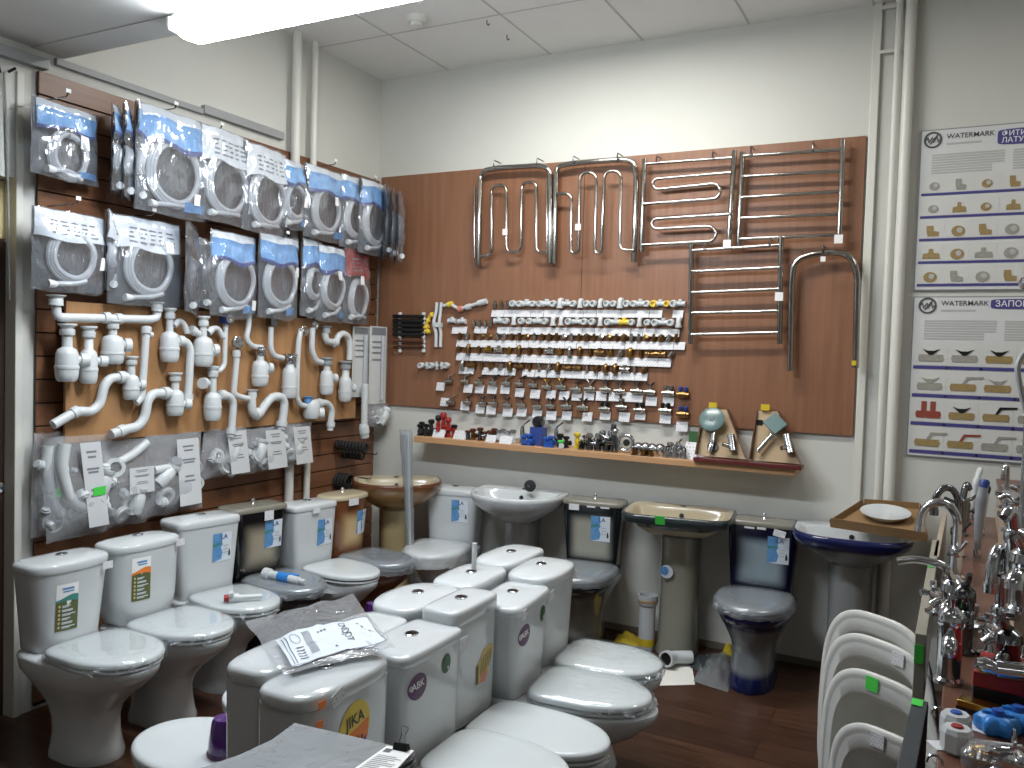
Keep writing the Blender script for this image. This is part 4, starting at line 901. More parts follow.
# ================================================================ towel warmers
YW = YB-.075
def W(px, py, off=0.): return at(px, py, y=YW-off)
def warmer(label, anchor): p = W(*anchor); return thing('towel_warmer', label, 'towel warmer', (p.x, YB-.02, p.z))
def wtube(t, name, pts, r, rad=.06, m='steel_tube', off=0.):
    MB().tube(fillet([W(a, b, off) for a, b in pts], rad, 7), r, m, 12).build(name, t, 60, world=True)
def wtag(t, px, py, m='white_card', s=.028):
    p = W(px, py, .045); MB().box(p, (s*1.2, .002, s*1.3), m, None).build('price_tag', t, world=True, smooth=False)
def whook(t, px, py):
    p = W(px, py); mb = MB().tube(fillet([p+V((0, .06, .035)), p+V((0, -.028, .035)), p+V((0, -.028, -.012))], .012, 3), .004, 'chrome_dark', 6); mb.build('wall_hook', t, world=True)
t = warmer('M-shaped chrome towel warmer with a snake coil, first from the left', (515, 220))
wtube(t, 'outer_frame', [(478.5, 265), (480, 190), (481, 171), (497, 168), (540, 165.5), (550, 169), (550.5, 190), (550, 263)], .0165, .13)
wtube(t, 'coil', [(478.5, 256.5), (492, 255), (491.5, 186), (506.5, 184.5), (506.5, 253), (521, 252), (522, 182.5), (536.5, 181.5), (536.5, 253), (550, 253)], .0095, .055)
wtube(t, 'side_pipe', [(474.5, 186), (474.5, 258)], .007); wtube(t, 'side_pipe', [(547, 178), (547, 253)], .007)
for a in ((496, 167), (539, 165)): whook(t, *a)
wtag(t, 505, 232)
t = warmer('M-shaped chrome towel warmer with projecting loops, second from the left', (594, 215))
wtube(t, 'outer_frame', [(554.7, 264), (556, 180), (557, 166), (575, 163), (620, 159.5), (634, 161), (636.5, 180), (634, 262)], .0165, .13)
wtube(t, 'coil', [(556.5, 193.5), (571.5, 193.5), (571, 253), (578.5, 253), (580, 172.5), (596.5, 172.5), (595, 253), (601.5, 253), (604.5, 171), (621, 171), (620, 250), (634, 250)], .0095, .05, off=.03)
for a in ((575, 163), (619, 160)): whook(t, *a)
wtag(t, 578, 227)
t = warmer('chrome towel warmer of two uprights joined by a double serpentine', (690, 205))
for a, b in (((644.5, 159), (641.5, 252)), ((734.5, 150.5), (728.5, 247))): wtube(t, 'upright', [a, b], .0145)
wtube(t, 'bar', [(644.5, 164), (734, 157.5)], .0095)
wtube(t, 'coil', [(731.5, 172.5), (655, 179), (652, 184), (656, 189.5), (716, 183.5), (721.5, 190), (717, 198.5), (643, 204)], .0095, .05, off=.02)
wtube(t, 'coil', [(730, 214), (654, 219), (651, 224), (655, 229), (711, 226), (717, 233), (713, 241), (642, 245)], .0095, .05, off=.02)
for a in ((658, 163), (714, 159)): whook(t, *a)
wtag(t, 727, 244, s=.034)
def ladder(label, L, R_, bars, hooks, tagp):
    t = warmer(label, ((L[0][0]+R_[0][0])/2, (L[0][1]+R_[1][1])/2))
    for a, b in (L, R_): wtube(t, 'upright', [a, b], .0145)
    for a, b in bars: wtube(t, 'bar', [a, b], .0095, off=.004)
    for a in hooks: whook(t, *a)
    wtag(t, *tagp, s=.034)
ladder('wide chrome ladder towel warmer at the top right of the board', ((742.6, 152), (738.5, 247)), ((843, 140), (839, 242)), [((742.5, 156), (842, 149.5)), ((742, 176.5), (841.5, 171)), ((741, 197.5), (841, 191.5)), ((740, 218), (840.5, 214)), ((739.5, 239), (840, 234.5))], ((752, 154), (813, 150)), (838.5, 239))
ladder('lower chrome ladder towel warmer hanging below the others', ((691.5, 241), (690.5, 344)), ((781, 236), (779.5, 344)), [((691.5, 250.5), (780.5, 245)), ((691.3, 271.5), (780.3, 267.5)), ((691, 292.5), (780, 289)), ((691, 313), (779.8, 311)), ((690.7, 334.5), (779.6, 332.5))], ((705, 249), (770, 246)), (779, 296.5))
t = warmer('single chrome arch towel warmer, lowest at the right edge of the board', (822, 300))
wtube(t, 'outer_frame', [(790, 371), (791.5, 280), (794, 261), (812, 254), (836, 251.5), (852, 257), (857.5, 275), (855.5, 368)], .0165, .16)
whook(t, 823, 253); wtag(t, 823, 259, s=.02); wtag(t, 854, 363, 'yellow', .018)

# ================================================================ rows of small fittings on the board
YP = YB-.018
def FP(px, py): return at(px, py, y=YP)
def lerp(a, b, t): return (a[0]+(b[0]-a[0])*t, a[1]+(b[1]-a[1])*t)
PROTO = {}
def fit_mesh(kind, m1, m2='black'):
    """small pipe fittings seen end-on or from the side; y points out of the board (-y is the room)"""
    mb = MB(); out = V((0, -1, 0))
    if kind == 'coupling': mb.lathe([(0, 0), (.017, 0), (.017, .012), (.0195, .013), (.0195, .030), (.017, .031), (.017, .042), (.011, .042), (.011, .03), (0, .03)], m1, along((0, 0, 0), out), 14)
    elif kind == 'elbow':
        mb.tube(fillet([(0, 0, .020), (0, -.024, .020), (0, -.024, -.020)], .016, 4), .014, m1, 12); mb.lathe([(0, 0), (.018, 0), (.018, .012), (0, .012)], m1, T(0, -.024, -.024), 12)
    elif kind == 'tee':
        mb.tube([(-.024, -.018, 0), (.024, -.018, 0)], .013, m1, 12); mb.tube([(0, -.018, 0), (0, -.018, .026)], .013, m1, 12)
        for s in (-1, 1): mb.lathe([(.0, 0), (.0165, 0), (.0165, .01), (0, .01)], m1, along((s*.018, -.018, 0), (s, 0, 0)), 12)
    elif kind == 'nipple':
        mb.lathe([(0, -.022), (.010, -.022), (.010, -.006), (.0145, -.005), (.0145, .005), (.0095, .006), (.0095, .022), (0, .022)], m1, T(0, -.014, 0) @ RX(.2), 6 if False else 12)
    elif kind == 'plug':
        mb.lathe([(0, 0), (.012, 0), (.012, .01), (.017, .011), (.017, .02), (.012, .022), (0, .022)], m1, along((0, 0, 0), (0, -1, .2)), 6)
    elif kind == 'adapter':
        mb.lathe([(0, -.02), (.012, -.02), (.012, 0), (.018, .001), (.018, .009), (.013, .01), (.013, .020), (0, .020)], m1, T(0, -.018, 0) @ RY(.5), 12)
    return mb
def proto_single(key, name, mb):
    o = mb.build(name); return o
def place_single(key, name, mbf, loc, rot, label, cat, group=None):
    if key not in PROTO: o = PROTO[key] = mbf().build(name)
    else: o = PROTO[key].copy(); COL.objects.link(o)
    o.location = loc; o.rotation_euler = rot; tag(o, label, cat, group); return o
def valve(key, loc, label, body, handle, style, rz=0., s=1.):
    if key in PROTO:
        r = dup(PROTO[key], T(*loc) @ RZ(rz), label); return r
    t = thing('ball_valve', label, 'valve', loc, rz); mb = MB()
    mb.lathe([(0, -.03*s), (.013*s, -.03*s), (.013*s, -.018*s), (.016*s, -.016*s), (.016*s, .016*s), (.013*s, .018*s), (.013*s, .03*s), (0, .03*s)], body, T(0, -.02, 0) @ RY(pi/2), 12)
    mb.lathe([(0, 0), (.007*s, 0), (.007*s, .022*s), (0, .022*s)], body, T(0, -.02, .012*s), 8); mb.build('valve_body', t)
    hb = MB()
    if style == 'butterfly':
        for q in (-1, 1): hb.loft([superell(q*.004, 0, .004*s, .006, 0, 3, 12), superell(q*.015*s, 0, .007*s, .006, .014*s, 3, 12), superell(q*.021*s, 0, .006*s, .005, .020*s, 3, 12)], handle, M=T(0, -.02, .030*s))
        hb.box((0, -.02, .032*s), (.020*s, .012, .006*s), handle)
    elif style == 'lever':
        hb.tube(fillet([(0, -.02, .034*s), (.014*s, -.02, .036*s), (.030*s, -.022, .050*s), (.048*s, -.022, .052*s)], .01, 3), .0045*s, handle, 8); hb.lathe([(0, 0), (.009*s, 0), (.009*s, .006*s), (0, .006*s)], handle, T(0, -.02, .031*s), 10)
    elif style == 'double':
        for q in (-1, 1): hb.lathe([(0, 0), (.006, 0), (.010*s, .006), (.011*s, .024*s), (.006, .028*s), (0, .028*s)], handle, T(q*.014*s, -.02, .012*s), 10)
    else:
        hb.lathe([(0, 0), (.013*s, 0), (.016*s, .004), (.016*s, .012*s), (.008*s, .016*s), (0, .016*s)], handle, T(0, -.02, .03*s), 12)
    hb.build('handle', t); PROTO[key] = t; return t
def price_card(loc, w, h, label, rx=-.25, rz=0., group='price cards under the fittings'):
    key = 'card%d_%d' % (w*1000, h*1000)
    def f(): return MB().box((0, 0, 0), (w, .0012, h), 'printed_card')
    o = place_single(key, 'price_card', f, loc, (rx, 0, rz), label, 'price card'); return o
rnd = random.Random(5)
# row: (name, left photo point, right photo point, number, kinds, metals)
WH = ['white_plastic']
rows = [
    ('top', [((496, 304.5), (509, 304.5), 3, ['nipple'], ['silver']), ((515, 304), (681.5, 304), 26, ['coupling', 'tee', 'elbow', 'coupling', 'coupling'], WH)], [((492, 313.5), (663, 314), 13), ((673, 314), (684, 314), 1)]),
    ('second', [((453.5, 321), (463.5, 321.5), 2, ['tee'], WH), ((475, 323.5), (492, 323.5), 4, ['nipple'], ['silver']), ((500, 321), (680, 323), 24, ['tee', 'coupling', 'elbow', 'coupling'], WH)], [((453, 330.5), (468, 330), 2), ((475, 330), (488, 330), 2), ((498, 330.5), (680, 333), 15)]),
    ('third', [((461, 336), (677, 338), 30, ['nipple', 'plug', 'nipple', 'adapter'], ['brass', 'brass', 'silver'])], [((457, 343.5), (686, 346), 19)]),
    ('fourth', [((460, 349), (672, 354.5), 22, ['adapter', 'tee', 'nipple', 'elbow'], ['brass', 'silver', 'brass', 'gold'])], [((457, 356.5), (672, 363), 16)]),
    ('fifth', [((423, 365.5), (448, 365.5), 6, ['coupling', 'nipple'], WH), ((464, 365), (645, 370), 20, ['elbow', 'adapter', 'nipple', 'tee'], ['silver', 'brass', 'brass'])], [((460, 370.5), (475, 370.5), 2), ((483, 371), (517, 372), 3), ((523, 373), (648, 377), 10)]),
]
for nm, groups, cards in rows:
    total = sum(g[2] for g in groups); i = 0
    for a, b, n, kinds, metals in groups:
        for k in range(n):
            px, py = lerp(a, b, k/(n-1) if n > 1 else 0); p = FP(px, py)
            kd, mt = kinds[(k*3+k//4) % len(kinds)], metals[(k*2+k//3) % len(metals)]
            if nm == 'top' and mt == 'white_plastic' and k in (21, 23): mt = 'yellow' if False else 'sticker_yellow'
            if nm == 'second' and k == 16 and mt == 'white_plastic': mt = 'sticker_yellow'
            s = .96+rnd.random()*.14
            word = {'white_plastic': 'white plastic', 'sticker_yellow': 'yellow', 'brass': 'brass', 'silver': 'nickel-plated', 'gold': 'golden'}[mt]
            o = place_single((kd, mt), 'pipe_fitting', lambda: fit_mesh(kd, mt), p, (0, 0, 0), '%s pipe %s, %s from left in the %s row of the fittings board' % (word, kd, ORD[i], nm), 'pipe fitting')
            o.scale = (s, s, s); i += 1
    i = 0
    for a, b, n in cards:
        for k in range(n):
            px, py = lerp(a, b, (k+.5)/n); p = FP(px, py); q0, q1 = FP(*lerp(a, b, k/n)), FP(*lerp(a, b, (k+1)/n))
            w = min(.094, (q1-q0).length*.97)
            w = round(w*200)/200
            price_card(p+V((0, -.012, 0)), w, .046 if nm != 'fourth' else .05, 'white price card, %s from left below the %s row of fittings' % (ORD[i], nm), -.3, rnd.uniform(-.05, .05)); i += 1
# two rows of valves
v6 = [(450.5, 379.5), (466.5, 379.5), (480.5, 381), (494.5, 381), (508, 381.5), (521, 382), (534.5, 383), (548.5, 385), (562.5, 385), (577.5, 387.5), (591.5, 387), (607, 387.5), (621, 389), (638, 389), (651, 390), (669.5, 391), (684, 392.5)]
c6 = [(441.5, 386.5), (469, 388.5), (480.5, 389), (493, 389.5), (506, 389.5), (520.5, 392.5), (536, 394), (552, 394.5), (565, 395.5), (577.5, 396), (590, 395.5), (602, 396), (615, 396.5), (628, 397), (638, 397.5), (652, 401), (669, 401)]
v7 = [(452.5, 400.5), (469, 400.5), (484, 401.5), (495, 401.5), (508.5, 403), (523, 403), (539, 404.5), (552, 404), (568, 404.5), (584.5, 405.5), (606, 407), (623, 405), (641, 408), (666.5, 408.5), (684, 412)]
c7 = [(445.5, 402), (466, 406), (481, 409), (492, 410), (508.5, 412), (522.5, 412), (538, 413.5), (552, 415.5), (567.5, 415.5), (588, 416.5), (606, 415), (625, 417), (641, 415), (666, 418.5), (682.5, 426.5)]
sty6 = ['lever', 'lever', 'lever', 'lever', 'lever', 'lever', 'lever', 'butterfly', 'butterfly', 'lever', 'butterfly', 'butterfly', 'butterfly', 'butterfly', 'butterfly', 'double', 'double']
hnd6 = ['silver', 'silver', 'black', 'black', 'silver', 'black', 'black', 'gold', 'gold', 'black', 'silver', 'black', 'black', 'black', 'black', 'silver', 'blue_deep']
sty7 = ['lever', 'lever', 'butterfly', 'butterfly', 'butterfly', 'butterfly', 'butterfly', 'butterfly', 'butterfly', 'butterfly', 'double', 'knob', 'double', 'double', 'double']
hnd7 = ['silver', 'black', 'black', 'black', 'black', 'black', 'black', 'black', 'black', 'black', 'black', 'silver', 'black', 'black', 'blue_deep']
HW = {'silver': 'steel', 'black': 'black', 'gold': 'yellow', 'blue_deep': 'dark blue'}
for row, vs, cs, st, hd in (('upper', v6, c6, sty6, hnd6), ('lower', v7, c7, sty7, hnd7)):
    for k, (a, b) in enumerate(vs):
        p = FP(a, b); body = 'brass' if hd[k] in ('blue_deep',) else 'silver'; s = 1. if k < 8 else 1.15
        o = valve((st[k], hd[k], body, s), tuple(p+V((0, 0, -.012))), 'valve with %s %s handle, %s from left in the %s valve row' % (HW[hd[k]], st[k], ORD[k], row), body, hd[k], st[k], 0, s)
    for k, (a, b) in enumerate(cs):
        price_card(FP(a, b)+V((0, -.012, 0)), .065, .055, 'white price card, %s from left below the %s valve row' % (ORD[k], row), -.25, rnd.uniform(-.12, .12))
# white bypass pipes and black pipe rack at the left of the rows
p = FP(441, 325); t = thing('bypass_pipe', 'pair of white plastic bypass pipes standing upright on the fittings board', 'pipe', tuple(p))
for dx in (0, 4.6):
    MB().tube(fillet([FP(438.5+dx, 302.5)+V((0, -.02, 0)), FP(438+dx*.9, 312)+V((0, -.02, 0)), FP(435.5+dx*1.3, 324)+V((0, -.03, 0)), FP(438+dx, 332)+V((0, -.02, 0)), FP(437.5+dx, 347)+V((0, -.02, 0))], .03, 4), .011, 'white_plastic', 10).build('pipe', t, world=True)
MB().box(FP(440, 325)+V((0, -.025, 0)), (.055, .03, .03), 'white_plastic').build('clip', t, world=True)
p = FP(470, 307); t = thing('pipe_assembly', 'white plastic pipe assembly lying level above the second fittings row', 'pipe', tuple(p))
MB().tube(fillet([FP(445, 306)+V((0, -.02, 0)), FP(452, 304.5)+V((0, -.02, 0)), FP(461, 309.5)+V((0, -.02, 0)), FP(488, 301)+V((0, -.02, 0))], .02, 4), .011, 'white_plastic', 10).build('pipe', t, world=True)
for a, b, m in ((452, 304.5, 'sticker_yellow'), (462, 309, 'sticker_pink'), (470, 307, 'white_plastic'), (486, 302, 'white_plastic'), (482, 303, 'white_plastic')):
    MB().lathe([(0, -.016), (.019, -.016), (.019, .016), (0, .016)], m, along(FP(a, b)+V((0, -.02, 0)), (1, 0, .25)), 12).build('collar', t, world=True)
p = FP(413, 330); t = thing('tube_rack', 'rack of black tubes between two beaded white holders at the left of the fittings', 'rack', tuple(p))
for px in (401.5, 425): 
    mb = MB()
    for i in range(9):
        q = FP(px, 314+i*4.6)+V((0, -.016, 0)); mb.lathe([(0, -.010), (.012, -.010), (.014, 0), (.012, .010), (0, .010)], 'white_plastic', T(*q), 10)
    mb.tube([FP(px, 313)+V((0, -.01, 0)), FP(px, 352)+V((0, -.01, 0))], .006, 'white_plastic', 6); mb.build('holder', t, world=True)
for i in range(5): MB().tube([FP(396, 316.5+i*4.4)+V((0, -.03, 0)), FP(426, 317+i*4.4)+V((0, -.03, 0))], .0125, 'black', 10).build('tube', t, world=True)
for i in range(2): MB().tube([FP(396, 341+i*5)+V((0, -.03, 0)), FP(426, 341.5+i*5)+V((0, -.03, 0))], .008, 'dark_brown_gloss', 8).build('tube', t, world=True)
for k, (a, b) in enumerate(((429.5, 321), (433, 315.5), (427.5, 327), (429, 331.5))):
    place_single(('adapter', 'sticker_yellow'), 'pipe_fitting', lambda: fit_mesh('adapter', 'sticker_yellow'), FP(a, b), (0, .4*k, 0), 'yellow pipe adapter, %s of four beside the black tube rack' % ORD[k], 'pipe fitting')

# ================================================================ things on the wall shelf
def SH(px, dy=0.): 
    """point on the shelf top under photo column px"""
    y = 4.53+dy; lo, hi = SX0, SX1
    for _ in range(40):
        m = (lo+hi)/2; v = V((m, y, SZ))-EYE; q = CX+F_PX*v.dot(RT)/v.dot(FW)
        if q < px: lo = m
        else: hi = m
    return V((lo, y, SZ))
def tap(px, label, body, handle, h=.10, dy=0., rz=0., style='angle'):
    p = SH(px, dy); t = thing('shelf_valve', label, 'valve', tuple(p), rz); mb = MB(); r = .014
    mb.lathe([(0, 0), (r*1.3, 0), (r*1.3, h*.12), (r, h*.14), (r, h*.6), (r*.8, h*.62), (r*.8, h*.72), (0, h*.72)], body, None, 12)
    mb.lathe([(0, 0), (r*.85, 0), (r*.85, h*.3), (r*1.1, h*.31), (r*1.1, h*.45), (0, h*.45)], body, along((0, 0, h*.38), (.6, -1, 0)), 10)
    mb.build('valve_body', t)
    hb = MB()
    if style == 'angle': hb.lathe([(0, 0), (r*1.2, 0), (r*1.5, h*.06), (r*1.5, h*.2), (r, h*.26), (0, h*.26)], handle, T(0, 0, h*.72), 8)
    else: hb.tube(fillet([(0, 0, h*.74), (.02, -.01, h*.86), (.05, -.02, h)], .02, 3), .006, handle, 8)
    hb.build('handle', t); return t
def shelf_card(px, label, dy=-.06, w=.06, h=.045, rz=0., m='printed_card'):
    p = SH(px, dy); o = MB().box((0, 0, h/2), (w, .0015, h), m).build('price_card'); o.location = p; o.rotation_euler = (-.5, 0, rz); o.location.y += 0; tag(o, label, 'price card'); return o
for k, (px, h) in enumerate(((416, .075), (421, .09), (426, .08), (431, .11))): tap(px, 'black valve at the left end of the shelf, %s of four' % ORD[k], 'black_rubber', 'black', h, -.02+.02*(k % 2), .4*k)
for k, (px, h, hd) in enumerate(((438, .14, 'black'), (443, .16, 'red'), (448, .13, 'red'), (454, .085, 'black'))): tap(px, 'dark red shelf valve behind the first price cards, %s of four' % ORD[k], 'red', hd, h, .02, .5*k)
shelf_card(438, 'left price card on the shelf before the dark red valves', -.04, .085, .055, .1); shelf_card(459, 'long price card on the shelf right of the dark red valves', -.04, .10, .06, -.1)
for k, px in enumerate((468, 473, 480, 485, 490, 494)): tap(px, 'small brown and steel valve, %s of six left of the white cluster' % ORD[k], 'brass' if k % 2 else 'chrome_dark', 'dark_brown_gloss', .06+.012*(k % 3), -.02+.02*(k % 2), .7*k)
for k, px in enumerate((498, 503, 508, 513)): tap(px, 'small white and chrome shelf valve, %s of the white cluster' % ORD[k], 'white_plastic', 'chrome', .075+.01*(k % 2), .0, .6*k)
shelf_card(490, 'white price card at the left of the white valve cluster', -.07, .07, .05); shelf_card(505, 'white price card before the white valve cluster', -.07, .08, .05, .1)
tap(522, 'thin chrome tap standing beside the blue box on the shelf', 'chrome', 'chrome', .15, .0, .3, 'lever')
p = SH(538, .0); t = thing('pump_box', 'blue box on the shelf with a grey round pump on top', 'box', tuple(p))
MB().box((0, 0, .055), (.085, .07, .11), 'blue_deep').build('carton', t, bevel=.003); mb = MB(); mb.lathe([(0, -.03), (.03, -.03), (.036, -.015), (.036, .015), (.03, .03), (0, .03)], 'chrome_dark', T(0, 0, .142) @ RX(pi/2), 18); mb.lathe([(0, .028), (.022, .028), (.018, .04), (0, .04)], 'black', T(0, 0, .142) @ RX(pi/2), 14); mb.build('pump', t)
for k, px in enumerate((524, 529, 546, 551, 548)): tap(px, 'blue-handled tap around the blue box on the shelf, %s of five' % ORD[k], 'blue', 'blue', .06+.01*(k % 2), -.05, .8*k)
tap(556, 'chrome hooked tap behind the black one right of the blue box', 'chrome', 'chrome', .15, .03, .2, 'lever'); tap(560, 'black tap right of the blue box on the shelf', 'black', 'black', .085, -.02, .9); tap(566, 'low black tap left of the yellow one', 'black', 'black', .07, .0, 2.)
tap(561, 'small green-handled tap at the front edge of the shelf', 'white_plastic', 'green', .05, -.07, 0)
tap(577, 'yellow gas valve on the shelf', 'yellow', 'yellow', .095, .02, .2); 
for k in range(9):
    px = 581+k*4.2; tap(px, 'chrome fitting in the crowded middle of the shelf, %s from the yellow valve' % ORD[k], 'chrome' if k % 2 else 'chrome_dark', 'chrome', .07+.006*k+.01*(k % 3), -.02+.03*(k % 2), .6*k, 'angle' if k % 3 else 'lever')
p = SH(613, .02); t = thing('spring_cone', 'tall dark chrome ribbed cone standing among the shelf fittings', 'fitting', tuple(p)); mb = MB()
mb.lathe([(0, 0)]+[(.034*(1-i/16*.62)+(.003 if i % 2 else 0), .01+i*.0095) for i in range(16)]+[(0, .165)], 'chrome_dark', None, 16); mb.build('cone', t)
p = SH(626, .0); t = thing('chrome_ring', 'big chrome ring standing on the shelf right of the ribbed cone', 'ring', tuple(p)); MB().tube([(.045*cos(a), -.01, .058+.045*sin(a)) for a in [2*pi*i/24 for i in range(24)]], .011, 'chrome', 10, True).build('ring', t); MB().lathe([(0, -.02), (.02, -.02), (.02, 0), (0, 0)], 'chrome_dark', T(0, 0, .058) @ RX(pi/2), 14).build('hub', t)
for k, px in enumerate((638, 645, 652, 660)):
    p = SH(px, -.02+.02*(k % 2)); o = MB().lathe([(0, 0), (.032, 0), (.034, .008), (.024, .022), (.012, .026), (.010, .04), (0, .04)], 'chrome', T(0, 0, .034) @ RX(pi/2-.3), 18).build('chrome_rosette'); o.location = p; tag(o, 'round chrome rosette leaning on the shelf, %s of four right of the big ring' % ORD[k], 'rosette')
for k, px in enumerate((634, 643, 650)): tap(px, 'low brass-footed chrome tap in front of the rosettes, %s of three' % ORD[k], 'brass', 'chrome', .05, -.07, .7*k)
for k, px in enumerate((665, 670, 675, 680, 684)): tap(px, 'chrome tap before the first shower stand, %s of five' % ORD[k], 'chrome', 'chrome', .075+.012*(k % 3), -.05+.02*(k % 2), .8*k, 'angle' if k % 2 else 'lever')
shelf_card(690, 'pale card leaning beside the first shower display stand', -.03, .075, .10, 0, 'printed_card'); shelf_card(698, 'white price card at the foot of the first shower display stand', -.085, .07, .04, .2)
p = SH(692, .05); o = MB().box((0, 0, .115), (.05, .004, .06), 'green_dark').build('green_card'); o.location = p; o.rotation_euler = (-.1, 0, 0); tag(o, 'small dark green card behind the pale card on the shelf', 'card')

def D(px, py, y): return at(px, py, y=y)
mat('base_red', (88, 30, 26), .4)
def stand(label, bl, tl, tr, br, head):
    y0, y1 = 4.46, 4.575      # foot in front, top leaning back
    A, B_, C_, E_ = D(*bl, y0), D(*tl, y1), D(*tr, y1), D(*br, y0); A.z = E_.z = SZ+.028
    t = thing('shower_display_stand', label, 'display stand', ((A.x+E_.x)/2, y0, SZ)); off = V((0, .045, .006))
    mb = MB(); mb.loft([[A, E_, C_, B_], [A+off*.2, E_+off*.2, C_+off*.2, B_+off*.2]], 'cream_card'); mb.build('card_front', t, world=True, smooth=False)
    mb = MB()
    for a, b in ((A, B_), (E_, C_)): mb.loft([[a+V((0, -.045, .01)), a+V((0, .02, 0)), b+V((0, .02, .004)), b+V((0, -.018, .004))], [q+V((.005*(1 if a is E_ else -1), 0, 0)) for q in (a+V((0, -.045, .01)), a+V((0, .02, 0)), b+V((0, .02, .004)), b+V((0, -.018, .004)))]], 'dark_brown_gloss')
    mb.build('side_wing', t, world=True, smooth=False)
    MB().span((A.x-.012, y0-.045, SZ), (E_.x+.012, y0+.045, SZ+.022), 'base_red').build('base_strip', t, world=True, bevel=.002)
    MB().box((B_+C_)/2+V((-.012, -.012, .022)), (.045, .012, .032), 'yellow').build('top_label', t, world=True)
    nrm = (E_-A).cross(B_-A).normalized()
    if nrm.y > 0: nrm = -nrm
    def on(px, py, k=.02):
        d = at(px, py, y=1)-EYE; s = (A-EYE).dot(nrm)/d.dot(nrm); return EYE+d*s+nrm*k
    if head == 'round':
        c = on(714, 423, .05); MB().lathe([(0, -.012), (.05, -.010), (.068, 0), (.068, .008), (.060, .012), (0, .012)], 'teal_glass', along(c, nrm), 28).build('shower_head', t, world=True); MB().lathe([(0, .0125), (.012, .0125), (.010, .015), (0, .015)], 'chrome', along(c, nrm), 12).build('nozzle_cap', t, world=True)
        mb = MB(); mb.tube(fillet([on(714.5, 434, .03), on(713, 446, .035), on(710.5, 453, .03)], .02, 4), .014, 'chrome', 10); mb.lathe([(0, 0), (.03, 0), (.03, .008), (0, .008)], 'black', along(on(713, 447, .004), nrm), 16); mb.build('arm', t, world=True)
        mb = MB(); mb.tube([on(732, 437, .03), on(734, 453, .03)], .020, 'chrome', 14); mb.tube([on(731, 449, .04), on(725, 448, .06)], .012, 'chrome', 10); mb.build('mixer', t, world=True)
    else:
        c = on(776.5, 427, .05); X = (on(784.5, 433, .05)-on(773, 421, .05)).normalized(); Y = nrm.cross(X); Mx = Matrix((X, Y, nrm)).transposed().to_4x4(); Mx.translation = c
        MB().box((0, 0, 0), (.095, .085, .014), 'teal_glass', Mx).build('shower_head', t, world=True, bevel=.004)
        MB().tube([on(773, 437, .03), on(758.5, 453.5, .035)], .013, 'chrome', 10).build('arm', t, world=True)
        mb = MB(); mb.tube([on(787, 437, .03), on(791, 455, .03)], .020, 'chrome', 14); mb.tube([on(788, 450, .04), on(783, 452, .06)], .012, 'chrome', 10); mb.build('mixer', t, world=True)
        MB().box(on(760, 423, .004), (.03, .006, .03), 'black').build('cut_out', t, world=True)
stand('cardboard shower display with round head, left of the two stands', (697.5, 456), (704.5, 409), (727, 410), (747, 457), 'round')
stand('cardboard shower display with square head at the right end of the shelf', (751.5, 459), (758, 411), (778, 412), (800.5, 463), 'square')

